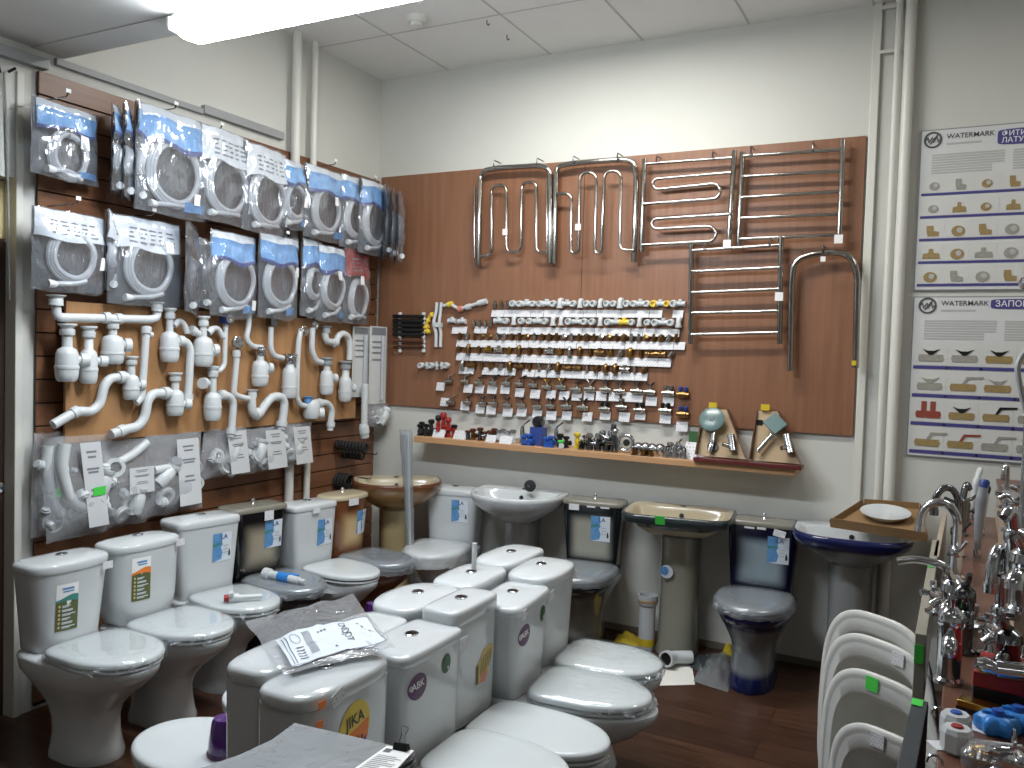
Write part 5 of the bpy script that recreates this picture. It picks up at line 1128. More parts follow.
# ================================================================ printed posters
def poster(label, tl, bl, rows, cols, x0, dx, y0, dy, banner, bl_px, logo, big):
    yp = YB-.004; A, B_ = D(*tl, yp), D(*bl, yp); w = 1.0; h = A.z-B_.z
    t = thing('poster_board', label, 'poster', (A.x, YB, A.z))
    MB().span((A.x, YB-.010, B_.z), (A.x+w, YB-.001, A.z), 'board_edge').build('frame', t, world=True, smooth=False)
    MB().span((A.x+.006, YB-.012, B_.z+.006), (A.x+w-.006, YB-.010, A.z-.006), 'board_white').build('sheet', t, world=True, smooth=False)
    yq = YB-.0125
    def Q(px, py): return D(px, py, yq)
    def flat(mb, x0_, x1_, z0_, z1_, m, k=0): mb.span((x0_, yq-.0006*k-.0006, z0_), (x1_, yq, z1_), m)
    # round logo
    c = Q(*logo); mb = MB(); mb.tube([(c.x+.036*cos(a), yq-.001, c.z+.036*sin(a)) for a in [2*pi*i/28 for i in range(28)]], .0045, 'print_dark', 6, True)
    mb.tube([(c.x+(i/9-.5)*.06, yq-.001, c.z+.016*sin(i*2.1)) for i in range(10)], .003, 'print_dark', 5); mb.tube([(c.x+.02, yq-.001, c.z+.024), (c.x-.012, yq-.001, c.z-.022)], .003, 'print_dark', 5); mb.build('logo', t, world=True)
    Mt = lambda p: Matrix.Translation(p) @ Matrix(((1, 0, 0, 0), (0, 0, -1, 0), (0, 1, 0, 0), (0, 0, 0, 1)))
    vs, fs = text_mesh('WATERMARK', .034, .0003); p = c+V((.162, -.0012, .010)); MB().add([(a*.98, b, 0) for a, b, _ in vs], fs, 'print_dark', Mt(p)).build('heading', t, world=True, smooth=False)
    mb = MB(); flat(mb, c.x+.06, c.x+.21, c.z-.030, c.z-.020, 'print_grey'); mb.build('subheading', t, world=True, smooth=False)
    # banner with lettering
    b0 = Q(*bl_px); bh = .075 if len(banner) > 1 else .048; mb = MB(); mb.loft([[(b0.x+.33+qx, yq-.0014*k, b0.z-bh/2+qz) for qx, qz, _ in superell(0, 0, .33, bh/2, 0, 9, 40)] for k in (0, 1)], 'print_navy')
    for i, line in enumerate(banner):
        vs, fs = text_mesh(line, .040 if len(banner) == 1 else .034, .0003); wd = max(v[0] for v in vs); mb.add([(a+wd, b, 0) for a, b, _ in vs], fs, 'white_card', Mt(V((b0.x+.018, yq-.0022, b0.z-bh*(.5 if len(banner) == 1 else .30+.42*i)))))
    mb.build('banner', t, world=True, smooth=False)
    # paragraphs: grey lines of small print
    mb = MB(); z = c.z-.070
    for i in range(8):
        flat(mb, A.x+.055, A.x+.055+(.31 if i < 5 else .26), z-.010, z-.002, 'print_grey'); flat(mb, A.x+.40, A.x+.40+(.5 if i < 5 else .2), z-.010, z-.002, 'print_grey'); z -= .0125
    mb.build('small_print', t, world=True, smooth=False)
    k = 0
    for r in range(rows):
        for q in range(cols):
            c = Q(x0+dx*0, y0+dy*r); c.x = Q(x0, y0).x+(Q(x0+dx, y0).x-Q(x0, y0).x)*q
            if c.x+.07 > A.x+w: continue
            s = big; mb = MB()
            flat(mb, c.x-.062*s, c.x+.062*s, c.z-.050*s, c.z+.050*s, 'print_cell')
            flat(mb, c.x-.066*s, c.x+.066*s, c.z-.066*s, c.z-.052*s, 'print_navy', 2)
            m1 = ['print_steel', 'print_steel', 'print_brass', 'print_brass', 'print_brass'][(r+q) % 5]; kind = (r*3+q*2) % 4
            if big > 1:
                if (r, q) == (2, 0): m1 = 'print_red'
                bw = .045*s; Z = c.z-.018*s
                mb.prism([(c.x-bw, Z-.016*s), (c.x+bw, Z-.016*s), (c.x+bw*1.1, Z), (c.x+bw, Z+.014*s), (c.x-bw, Z+.014*s), (c.x-bw*1.1, Z)], yq-.003, yq, m1)
                hm = 'black' if kind in (0, 2) else 'print_steel'
                if (r, q) == (3, 1): hm = 'print_red'
                if (r, q) in ((2, 0),):
                    for e in (-1, 1): flat(mb, c.x+e*.02-.012, c.x+e*.02+.012, Z+.014*s, Z+.055*s, 'print_red', 3)
                elif kind == 1 or (r, q) in ((3, 1), (2, 2)): mb.prism([(c.x-.004, Z+.014*s), (c.x+.008, Z+.014*s), (c.x+.02*s, Z+.034*s), (c.x+.075*s, Z+.038*s), (c.x+.075*s, Z+.046*s), (c.x+.012*s, Z+.044*s)], yq-.004, yq, hm)
                else: mb.prism([(c.x-.008, Z+.012*s), (c.x+.008, Z+.012*s), (c.x+.034*s, Z+.038*s), (c.x+.012*s, Z+.030*s), (c.x-.012*s, Z+.030*s), (c.x-.034*s, Z+.038*s)], yq-.004, yq, hm)
            else:
                rr = .020+.006*(r > 1)+.006*(kind == 2)
                if kind in (0, 3): mb.prism([(c.x+rr*cos(a)*1.15, c.z-.012+rr*sin(a)) for a in [2*pi*i/16 for i in range(16)]], yq-.003, yq, m1); mb.prism([(c.x+.006+rr*.5*cos(a), c.z-.008+rr*.5*sin(a)) for a in [2*pi*i/12 for i in range(12)]], yq-.004, yq, 'print_grey')
                elif kind == 1: mb.prism([(c.x-rr*1.5, c.z-.032), (c.x+rr*1.5, c.z-.032), (c.x+rr*1.3, c.z-.006), (c.x+rr*.4, c.z-.004), (c.x+rr*.3, c.z+.016), (c.x-rr*.4, c.z+.016), (c.x-rr*.5, c.z-.004), (c.x-rr*1.4, c.z-.008)], yq-.003, yq, m1)
                else: mb.prism([(c.x-rr*.6, c.z-.034), (c.x+rr*.9, c.z-.034), (c.x+rr*.9, c.z-.012), (c.x+rr*.2, c.z-.008), (c.x+rr*.1, c.z+.018), (c.x-rr*.8, c.z+.018), (c.x-rr*.8, c.z-.01)], yq-.003, yq, m1)
            mb.build('product_picture', t, world=True, smooth=False); k += 1
poster('upper white product poster with small fittings on the right of the back wall', (921, 131), (913.5, 291), 5, 5, 934.5, 26., 184, 22.7, ['ФИТИНГИ Д', 'ЛАТУННЫЕ'], (998, 129.5), (933, 140), .86)
poster('lower white product poster with valves on the right of the back wall', (913.5, 296.5), (909, 455.5), 4, 5, 931, 33.5, 353.5, 28.3, ['ЗАПОРНАЯ АРМАТУРА'], (991, 299), (927.5, 305.5), 1.16)
# ================================================================ counter with taps on the right
ZT = .95
def cxl(y): return -.022+.0245*y
t = thing('display_counter', 'brown wooden display counter for taps along the right side', 'counter', (.5, 2.6, 0))
y0, y1 = 1.05, 4.25
MB().loft([[(cxl(y0), y0, z), (1.15, y0, z), (1.15, y1, z), (cxl(y1), y1, z)] for z in (ZT-.03, ZT)], 'counter_wood').build('counter_top', t, world=True, bevel=.003)
for y in (1.2, 2.65, 4.15): MB().box((.42, y, (ZT-.03)/2), (.05, .05, ZT-.03), 'black').build('leg', t, world=True); MB().box((1.08, y, (ZT-.03)/2), (.05, .05, ZT-.03), 'black').build('leg', t, world=True)
MB().span((.45, 1.15, .02), (.47, 4.2, ZT-.03), 'black').build('under_counter_shade', t, world=True)  # added black sheet, stands in for the shade under the counter
def txl(y): return .112+.026*y
ZU = 1.13
t = thing('counter_riser', 'raised brown step standing on the display counter', 'shelf', (.5, 3.2, ZT)); y0, y1 = 2.35, 4.2
MB().loft([[(txl(y0), y0, z), (1.1, y0, z), (1.1, y1, z), (txl(y1), y1, z)] for z in (ZU-.02, ZU)], 'counter_wood').build('step_top', t, world=True, bevel=.002)
MB().loft([[(txl(y0)+.004, y0+.004, z), (1.09, y0+.004, z), (1.09, y1-.004, z), (txl(y1)+.004, y1-.004, z)] for z in (ZT, ZU-.02)], 'counter_edge').build('step_front', t, world=True)

def faucet(label, px, py, z, h=.22, reach=.14, ang=180., style='goose', m='chrome', r=.013, lever=60., s=1.):
    """tap whose foot stands at photo point (px, py) on level z; spout points along ang (degrees, world)"""
    p = at(px, py, z=z); t = thing('faucet', label, 'faucet', tuple(p), radians(ang)); mb = MB()
    if style == 'goose':
        mb.lathe([(0, 0), (.028, 0), (.028, .006), (.020, .012), (.018, h*.30), (.022, h*.32), (.022, h*.40), (.014, h*.44), (0, h*.44)], m, None, 16); mb.build('body', t)
        sp = [(0, 0, h*.4), (0, 0, h*.72)]+[(reach/2-reach/2*cos(a), 0, h*.72+h*.28*sin(a)) for a in [pi*i/12 for i in range(1, 12)]]+[(reach, 0, h*.68), (reach, 0, h*.60)]
        mb = MB().tube(sp, r, m, 12); mb.lathe([(0, 0), (r*1.25, 0), (r*1.25, .022), (0, .022)], m, T(reach, 0, h*.585), 12); mb.build('spout', t)
        mb = MB().tube(fillet([(0, 0, h*.36), (0, .035, h*.38), (-.02, .055, h*.55)], .015, 3), .006, m, 8); mb.lathe([(0, 0), (.014, 0), (.014, .02), (0, .022)], m, along((0, .018, h*.36), (0, 1, .1)), 12); mb.build('lever', t)
    elif style == 'basin':
        mb.lathe([(0, 0), (.030, 0), (.030, .008), (.024, .014), (.024, h*.75), (.027, h*.78), (.025, h*.92), (.012, h), (0, h)], m, None, 18); mb.build('body', t)
        MB().tube(fillet([(0, 0, h*.45), (reach*.6, 0, h*.62), (reach, 0, h*.55), (reach, 0, h*.45)], .03, 4), r*1.1, m, 12).build('spout', t)
        MB().tube(fillet([(0, 0, h*.98), (.03, 0, h*1.05), (.03+reach*.45, 0, h*1.22)], .02, 4), [.010, .009, .008, .008, .007, .007, .006, .006], m, 10).build('lever', t)
    elif style == 'bath':
        mb.tube([(0, -.085, h*.5), (0, .085, h*.5)], .022, m, 16)
        for q in (-1, 1): mb.lathe([(0, 0), (.034, 0), (.034, .008), (.02, .014), (.014, h*.42), (0, h*.42)], m, T(0, q*.075, 0), 16)
        mb.build('body', t)
        MB().tube(fillet([(0, 0, h*.5), (.03, 0, h*.62), (reach, 0, h*.60), (reach+.015, 0, h*.48)], .025, 4), r, m, 12).build('spout', t)
        for q in (-1, 1):
            mb = MB(); 
            for k in range(4): mb.tube([(0, q*.112, h*.5), (.024*cos(k*pi/2), q*.112, h*.5+.024*sin(k*pi/2))], .0065, m, 8); mb.lathe([(0, -.008), (.009, -.008), (.009, .008), (0, .008)], m, along((.026*cos(k*pi/2), q*.112, h*.5+.026*sin(k*pi/2)), (cos(k*pi/2), 0, sin(k*pi/2))), 8)
            mb.build('cross_handle', t)
    elif style == 'tall':
        mb.lathe([(0, 0), (.030, 0), (.030, .006), (.022, .012), (.020, h*.5), (.024, h*.55), (.024, h*.7), (.016, h*.74), (0, h*.74)], m, None, 16); mb.build('body', t)
        MB().tube(fillet([(0, 0, h*.6), (.02, 0, h*.95), (reach*.7, 0, h), (reach, 0, h*.9)], .05, 6), r, m, 12).build('spout', t)
        MB().tube([(0, .02, h*.62), (-.02, .06, h*.70)], .007, m, 8).build('lever', t)
    elif style == 'stick':
        mb.tube(fillet([(0, 0, 0), (0, 0, h*.45), (reach*.35, 0, h*.8), (reach, 0, h)], .08, 8), [r*.8, r*.9, r, r*1.1, r*1.15, r*1.2, r*1.25, r*1.3, r*1.25, r*1.1], m, 14); mb.build('handle', t)
        mb = MB(); mb.lathe([(0, 0), (r*1.15, 0), (r*1.2, .02), (r*.8, .028), (0, .028)], lever if isinstance(lever, str) else m, along((reach, 0, h*.995), (reach*.6+.001, 0, h*.2)), 14); mb.build('spray_head', t)
        MB().lathe([(0, 0), (r*.9, 0), (r*.9, .03), (0, .03)], 'chrome', None, 12).build('foot', t)
    elif style == 'shower':
        mb.tube([(0, 0, 0), (.02, 0, h*.7)], [.014, .019], m, 14); mb.build('handle', t)
        mb = MB(); mb.lathe([(0, -.014), (.022, -.014), (.040, .004), (.042, .014), (.036, .018), (0, .018)], 'grey_plastic', along((.028, 0, h*.82), (.6, 0, .5)), 18); mb.build('spray_head', t)
    return t
faucet('chrome gooseneck tap reaching left, front one at the far end of the counter', 955, 578, ZT, .235, .105, 186, 'goose', r=.013)
faucet('dark chrome gooseneck tap just behind the front gooseneck', 956, 556, ZT, .24, .08, 200, 'goose', 'chrome_dark', .012)
faucet('upright chrome tap with hooked top at the far end of the counter', 960, 535, ZT, .20, .05, 60, 'tall', 'chrome_dark', .013)
faucet('small dark tap with side lever beyond the goosenecks', 963, 524, ZT, .10, .05, 30, 'basin', 'chrome_dark', .01)
faucet('chrome mixer with a long spout pointing left over the counter edge', 951, 606, ZT, .12, .14, 184, 'tall', r=.011)
faucet('chrome basin mixer with raised lever below the long-spout mixer', 950, 634, ZT, .14, .07, 258, 'basin', r=.013)
faucet('thick chrome mixer near the counter edge, nearest of the left row', 948, 682, ZT, .16, .05, 268, 'basin', r=.014)
faucet('chrome mixer with cylinder body right of the nearest left-row mixer', 961, 652, ZT, .16, .04, 280, 'basin', 'chrome_dark', r=.013)
faucet('low chrome bath mixer with cross handles behind the thick mixer', 952, 622, ZT, .09, .04, 205, 'bath', r=.010)
faucet('tall curved chrome tap before the step, nearest of the right group', 999, 648, ZT, .24, .05, 240, 'goose', r=.014)
faucet('chrome bath mixer with cross handles in the right group', 1004, 668, ZT, .11, .03, 195, 'bath', r=.010)
faucet('chrome basin tap at the right edge with broad lever', 1022, 612, ZU, .13, .06, 250, 'basin', r=.016)
faucet('curved chrome tap on the step behind the broad lever one', 1013, 578, ZU, .16, .05, 240, 'tall', r=.013)
faucet('slim chrome tap standing on the far end of the step', 1006, 500, ZU, .13, .04, 250, 'goose', r=.008)
faucet('chrome cross-handled mixer on the far end of the step', 1014, 512, ZU, .09, .03, 190, 'bath', r=.008)
faucet('small chrome mixer with beads on the step near the right edge', 1020, 537, ZU, .09, .03, 190, 'bath', r=.008)
faucet('white curved hand shower leaning left behind the grey one', 972, 520, ZT, .20, .035, 60, 'stick', 'white_plastic', .011)
faucet('grey-white hand shower with dark blue head on the counter', 977, 558, ZT, .25, .01, 20, 'stick', 'grey_plastic', .014, 'blue_deep')
faucet('short white hand shower with black head at the back of the counter', 982, 535, ZT, .17, .008, 20, 'stick', 'white_plastic', .011, 'black')
faucet('dark chrome lever tap in the right group before the tall curved one', 1006, 690, ZT, .13, .05, 250, 'basin', 'chrome_dark', r=.012)
# shower pole at the right edge with hanging cards
p = at(1021, 560, z=ZU); t = thing('shower_pole', 'tall chrome shower pole with a slider at the right edge of the picture', 'shower pole', tuple(p))
MB().tube([(0, 0, 0), (0, 0, .78)], .010, 'chrome', 12).build('pole', t); MB().lathe([(0, 0), (.03, 0), (.03, .008), (0, .008)], 'chrome', None, 16).build('base', t)
mb = MB(); mb.lathe([(0, -.02), (.018, -.02), (.018, .02), (0, .02)], 'chrome_dark', T(0, 0, .70), 12); mb.lathe([(0, 0), (.016, 0), (.018, .01), (.014, .022), (0, .024)], 'chrome', along((-.012, -.01, .70), (-1, -.5, 0)), 14); mb.build('slider', t)
mb = MB(); mb.box((-.02, -.012, .75), (.055, .002, .05), 'white_card', RY(.3)); mb.build('price_tag', t, smooth=False)
mb = MB(); mb.tube(fillet([(0, 0, .55), (-.035, -.02, .50), (-.02, -.02, .42), (0, 0, .36)], .03, 4), .007, 'white_plastic', 8); mb.build('hose', t)
# things lying on the near end of the counter
p0 = at(972, 703, z=ZT); t = thing('tap_box', 'red and black box on the counter with a price card on its top', 'box', (p0.x, p0.y, ZT), radians(-8))
MB().span((0, 0, 0), (.30, .14, .035), 'black').build('tray', t, bevel=.002); MB().span((-.001, -.001, .035), (.301, .141, .066), 'red_bright').build('lid', t, bevel=.002)
MB().box((.035, .03, .068), (.05, .03, .001), 'printed_card').build('price_tag', t, smooth=False)
p = at(1014, 692, z=ZT+.066); t = thing('faucet', 'chrome mixer lying on the red box', 'faucet', (p.x+.06, p.y+.07, ZT+.066+.02), radians(10))
MB().tube([(-.09, 0, 0), (.09, 0, 0)], .018, 'chrome', 14).build('body', t); MB().tube(fillet([(0, 0, 0), (-.02, -.05, .012), (-.02, -.10, .0)], .02, 3), .011, 'chrome', 10).build('spout', t); MB().lathe([(0, 0), (.014, 0), (.018, .02), (.010, .035), (0, .035)], 'chrome', along((-.09, 0, 0), (-1, 0, .2)), 12).build('handle', t)
for k, (px, py, c, nm) in enumerate(((955, 737, 'blue', 'blue'), (956, 752, 'red', 'red'))):
    p = at(px, py, z=ZT); t = thing('handwheel', 'white faceted tap wheel with a %s dot on top' % nm, 'tap wheel', (p.x, p.y, ZT)); 
    MB().lathe([(0, 0), (.020, 0), (.026, .006), (.026, .036), (.022, .044), (0, .045)], 'white_plastic', None, 8).build('grip', t, 20); MB().lathe([(0, .045), (.0105, .045), (.009, .0475), (0, .0475)], c, None, 14).build('colour_dot', t)
for k, (px, py, w, rz, lab) in enumerate(((944, 746, .045, .5, 'white price card under the white faceted tap wheels'), (978, 728, .05, -.4, 'white price card beside the blue valve wheels'))):
    p = at(px, py, z=ZT); o = MB().box((0, 0, .001), (w, w*.8, .0012), 'printed_card').build('price_card', smooth=False); o.location = p; o.rotation_euler = (0, 0, rz); tag(o, lab, 'price card')
for k, (px, py) in enumerate(((997, 732), (1017, 728))):
    p = at(px, py, z=ZT); t = thing('valve_wheel', 'bright blue plastic valve wheel on the counter, the %s one' % ('left', 'right')[k], 'valve wheel', (p.x, p.y, ZT)); n = 30
    prof = [[((.034+.005*cos(6*a)+g)*cos(a), (.034+.005*cos(6*a)+g)*sin(a), z) for a in [2*pi*i/n for i in range(n)]] for g, z in ((-.006, 0), (0, .006), (0, .024), (-.008, .032))]
    MB().loft(prof, 'blue_bright').build('wheel', t, 50); MB().lathe([(0, .03), (.012, .03), (.010, .042), (0, .042)], 'blue', None, 10).build('hub', t); MB().box((0, 0, .034), (.05, .008, .006), 'blue_bright').build('rib', t)
p = at(976, 712, z=ZT); t = thing('gauge_box', 'small dark yellow pack lying behind the blue wheels', 'pack', (p.x, p.y, ZT), -.3); MB().span((-.03, -.02, 0), (.05, .015, .022), 'gold').build('carton', t, bevel=.002); MB().span((-.03, -.022, 0), (.02, -.02, .010), 'black').build('dark_edge', t)
p, q = at(970, 740, z=ZT+.008), at(1022, 747, z=ZT+.008); t = thing('rod', 'thin white rod with a chrome washer lying on the counter', 'rod', tuple(p)); MB().tube([p, q], .004, 'white_plastic', 8).build('shaft', t, world=True); c = p.lerp(q, .85); MB().tube([c+V((.004*0, .018*cos(a), .018*sin(a)+.010)) for a in [2*pi*i/18 for i in range(18)]], .003, 'chrome', 6, True).build('washer', t, world=True)
p = at(980, 764, z=ZT); t = thing('chain_pack', 'clear pack of gold chain at the bottom edge of the picture', 'chain', (p.x, p.y, ZT))
mb = MB()
for i in range(26): a = i*.9; mb.tube([(.012*sin(i*2.3)+.006*cos(b), .0012*i-.02+.006*sin(b), .012+.008*((i*5) % 3)) for b in [2*pi*j/8 for j in range(8)]], .0017, 'gold', 5, True)
mb.build('chain', t); MB().loft([superell(.012, 0, .042, .034, z, 3, 20) for z in (0, .02)]+[superell(.012, 0, .030, .022, .034, 3, 20)], 'film_clear').build('clear_pack', t)
for k, (px, py) in enumerate(((1006, 772), (1018, 776))): faucet('chrome fitting at the lower right corner of the picture, the %s one' % ('left', 'right')[k], px, py, ZT, .035, .02, 220+60*k, 'basin', r=.006)
for k, (px, py) in enumerate(((934.5, 716), (935, 766), (935.5, 640), (936.5, 668))):
    p = at(px, py, z=ZT); mb = MB().tube([(.012*cos(a)-.006, 0, .004+.014*sin(a)) for a in [pi*i/10 for i in range(11)]], .0025, 'chrome', 6); o = mb.build('edge_hook', loc=(0, 0, 0)); o.location = (cxl(p.y)+.004, p.y, ZT); tag(o, 'small chrome wire hook on the counter edge, %s from the front' % ['second', 'nearest', 'fourth', 'third'][k], 'hook')

# ================================================================ slabs leaning along the counter
def slab(name, label, far, near, z, th, m, zb=.0, tags=()):
    A, B_ = at(*far, z=z), at(*near, z=z); d = (B_-A); L = V((d.x, d.y, 0)).length; a = math.atan2(d.y, d.x)
    t = thing(name, label, 'panel', (A.x, A.y, zb), a)
    MB().span((0, -th/2, 0), (L, th/2, z-zb), m).build('panel_body', t, bevel=.002)
    for u, dz, w, h in tags:
        if u < .9: MB().box((u*L, -th*.15, z-zb+.0015), (h, th*.7, .002), 'green').build('price_tag', t, smooth=False)
        else: MB().box((L+.0015, -th*.1, z-zb-.03-h/2), (.002, th*.8, h), 'green').build('price_tag', t, smooth=False)
    return t
slab('mirror_panel', 'dark grey slab standing upright near the counter, green tag at its far corner', (920.5, 700), (902, 790), .88, .032, 'slab_dark', tags=[(.05, 0, .02, .04)])
slab('mirror_panel', 'pale edged mirror slab along the counter with green tags, behind the dark slab', (936, 540), (921, 634), .90, .028, 'taupe_grey', .70, tags=[(.38, 0, .03, .03), (.96, 0, .02, .05)])
slab('mirror_panel', 'thin pale mirror slab farthest along the counter side', (945, 512), (936, 556), .90, .02, 'counter_edge', .70)

# ================================================================ moulded trays standing on end
def tray(label, lx, y, w, h, yaw, lean=.05, tags=(), depth_=.12):
    t = thing('sink_tray', label, 'tray', M=T(lx, y, 0) @ RZ(-radians(yaw)) @ T(w/2, 0, 0) @ RX(-lean))
    def ring(g, yy, n=3.2):
        e = .5*max(0, min(.03, g-.018)); return [(x, yy, z) for x, z, _ in superell(0, h/2-e, w/2-g, h/2-g-e, 0, n, 64)]
    R = [ring(.085, depth_), ring(.06, depth_-.01), ring(.040, .03), ring(.036, .014), ring(.004, .012), ring(0, .006), ring(0, -.004), ring(.003, -.007), ring(.018, -.009), ring(.022, -.005), ring(.025, -.005), ring(.044, -.006), ring(.050, .004), ring(.070, .03), ring(.090, depth_-.035), ring(.125, depth_-.014), ring(.2, depth_-.012)]
    MB().loft(R, 'tray_white', (True, True)).build('shell', t, 50)
    MB().lathe([(0, 0), (.022, 0), (.022, .003), (0, .003)], 'black', along((0, depth_-.016, h*.28), (0, -1, 0)), 16).build('drain_hole', t)
    for px, pz, m in tags: MB().box((px, -.012, pz), (.045, .002, .045), m, None).build('price_tag', t, smooth=False)
    return t
tray('tallest white moulded tray standing on end, back of the stack by the counter', at(817, 690, y=3.46).x, 3.46, .47, .682, 33)
tray('second white moulded tray of the stack, white tag on its rim', at(817, 700, y=3.26).x, 3.26, .46, .652, 33, tags=[(.08, .612, 'printed_card')])
tray('third white moulded tray of the stack, green tag on its rim', at(819, 710, y=3.06).x, 3.06, .44, .592, 32, tags=[(-.03, .558, 'green')])
tray('front low white moulded tray of the stack with a white tag', at(827, 750, y=2.86).x, 2.86, .39, .485, 28, tags=[(-.03, .45, 'printed_card')])

# ================================================================ cardboard tray on the blue basin
c4 = [at(831, 527, y=4.27), at(864, 506, y=4.555), at(919, 510, y=4.555), at(926, 542, y=4.21)]
t = thing('cardboard_tray', 'open brown cardboard tray resting on the blue-rimmed basin', 'box', tuple(c4[0])); mid = sum(c4, V())/4; nz = (c4[3]-c4[0]).cross(c4[1]-c4[0]).normalized()
MB().loft([[p+nz*q for p in c4] for q in (0, .004)], 'cardboard').build('tray_floor', t, world=True, smooth=False)
for i in range(4):
    a, b = c4[i], c4[(i+1) % 4]; d_ = ((a+b)/2-mid).normalized(); o_ = d_*.005+nz*(.050 if i == 3 else .036); n_ = d_*.003
    MB().loft([[a, b, b+n_, a+n_], [a+o_, b+o_, b+o_+n_, a+o_+n_]], 'cardboard' if i != 2 else 'cardboard_dark').build('side_flap', t, world=True, smooth=False)
xd = (c4[3]-c4[0]).normalized(); yd = nz.cross(xd); Md = Matrix((xd, yd, nz)).transposed().to_4x4(); Md.translation = mid+nz*.006+yd*.02
t = thing('oval_plate', 'white oval ceramic dish lying in the cardboard tray', 'dish', M=Md)
MB().loft([superell(0, 0, .06, .05, 0, 2, 32), superell(0, 0, .075, .065, .004, 2, 32), superell(0, 0, .112, .09, .030, 2, 32), superell(0, 0, .115, .093, .034, 2, 32), superell(0, 0, .105, .083, .032, 2, 32), superell(0, 0, .08, .06, .022, 2, 32), superell(0, 0, .03, .02, .018, 2, 32)], 'porcelain', (True, True)).build('dish', t)

# ================================================================ loose things on floor, lids and rims
p = at(646, 648, z=0); t = thing('waste_pipe', 'short white plastic waste pipe standing by the grey pedestal', 'pipe', (p.x, p.y, 0))
MB().lathe([(.034, 0), (.045, 0), (.045, .24), (.052, .245), (.056, .26), (.056, .30), (.048, .30), (.048, .25), (.034, .24)], 'white_plastic', None, 20).build('pipe', t); MB().lathe([(.0455, .02), (.047, .02), (.047, .06), (.0455, .06)], 'yellow', None, 20).build('label_band', t)
MB().lathe([(.0565, .262), (.059, .268), (.059, .275), (.0565, .28)], 'cream_card', None, 20).build('seal_ring', t)
q = [at(px, py, z=.002) for px, py in ((657, 686), (695, 685), (692, 666), (683, 662), (662, 664))]
tag(MB().loft([q, [a+V((0, 0, .002)) for a in q]], 'paper').build('paper_sheet', smooth=False, loc=tuple(q[0])), 'white paper sheet on the floor under the pipe elbow', 'paper')
p = at(680, 667, z=0); t = thing('pipe_elbow', 'white plastic pipe elbow with dark opening lying on the paper sheet', 'pipe elbow', (p.x, p.y, .006))
d = V((-.25, -.95, .12)).normalized(); e0 = V((-.035, -.01, .042)); mb = MB().tube(fillet([(.045, .05, .040), e0, e0+d*.06], .04, 5), .033, 'white_plastic', 18); mb.build('elbow', t)
MB().lathe([(.033, 0), (.042, 0), (.042, .028), (.033, .028), (.033, 0)], 'white_plastic', along(e0+d*.05, d), 20).build('socket', t); MB().lathe([(0, .001), (.032, .001), (.032, .003), (0, .003)], 'black', along(e0+d*.06, d), 20).build('opening', t)
def heap(label, pts, h, m, seed, name='plastic_bag', cat='bag', z0=0.):
    P4 = [at(px, py, z=z0+.002) for px, py in pts]; n = 14; vs = []; fs = []
    for i in range(n+1):
        for j in range(n+1):
            u, v = i/n, j/n; p = P4[0]*(1-u)*(1-v)+P4[1]*u*(1-v)+P4[2]*u*v+P4[3]*(1-u)*v
            e = (1-abs(2*u-1)**2.2)*(1-abs(2*v-1)**2.2); vs.append(p+V((0, 0, h*e*(.75+.7*noise.noise(V((u*4+seed, v*4, seed))))+.003)))
    for i in range(n):
        for j in range(n): a = i*(n+1)+j; fs.append((a, a+1, a+n+2, a+n+1))
    return tag(MB().add(vs, fs, m).build(name, None, 75, loc=tuple(P4[0])), label, cat)
heap('crumpled grey plastic bag on the floor beside the blue toilet', ((693, 682), (728, 693), (736, 655), (706, 654)), .065, 'film_grey', 3); heap('yellow packaging scrap on the floor by the blue toilet', ((722, 655), (734, 657), (735, 647), (724, 646)), .05, 'yellow', 5, 'scrap', 'packaging')
heap('dark rag-like packet on the floor before the crumpled grey bag', ((690, 668), (708, 676), (712, 660), (698, 655)), .05, 'slab_dark', 8, 'packet', 'packaging'); heap('yellow packet on the floor behind the wrapped lids', ((612, 645), (638, 648), (640, 637), (618, 634)), .04, 'yellow', 6, 'packet', 'packaging')
# on toilet lids
def lid_pt(px, py, z): return at(px, py, z=z)
a, b = at(229, 598, z=.468), at(262, 596, z=.468); t = thing('fill_valve', 'white plastic fill valve with red cap lying on the third lid from the door', 'fill valve', (a.x, a.y, .468)); d = (b-a)
MB().tube([a, a+d*.3], .020, 'white_plastic', 12).build('float_cup', t, world=True); MB().tube([a+d*.3, b], [.012, .010], 'white_plastic', 12).build('stem', t, world=True); MB().lathe([(0, 0), (.016, 0), (.016, .022), (0, .022)], 'red_bright', along(a, -d), 12).build('cap', t, world=True); MB().lathe([(0, 0), (.009, 0), (.009, .05), (0, .05)], 'white_plastic', along(a+d*.12, (.3, -.5, .6)), 10).build('inlet', t, world=True)
a, b = at(265, 573, z=.475), at(305, 582, z=.472); t = thing('fill_valve', 'white plastic tube with a wide blue band lying on the dark grey lid', 'fill valve', (a.x, a.y, .47)); d = b-a
MB().tube([a, a+d*.12, a+d*.13, a+d*.85, a+d*.86, b], [.028, .028, .020, .018, .012, .011], 'white_plastic', 14).build('tube', t, world=True); MB().tube([a+d*.36, a+d*.62], .0235, 'blue_bright', 14).build('band', t, world=True); MB().box(a+d*.6+V((.01, .02, .012)), (.05, .03, .012), 'blue_bright').build('band_tab', t, world=True)
p = at(224.5, 753, z=.447); t = thing('purple_cup', 'glossy purple cup on the white lid at the bottom left', 'cup', (p.x, p.y, .447)); MB().lathe([(0, 0), (.044, 0), (.046, .012), (.043, .05), (.036, .095), (.030, .104), (0, .106)], 'purple', None, 22).build('cup', t); MB().lathe([(.0445, .0), (.049, .0), (.049, .008), (.0445, .01)], 'plum', None, 22).build('rim', t)
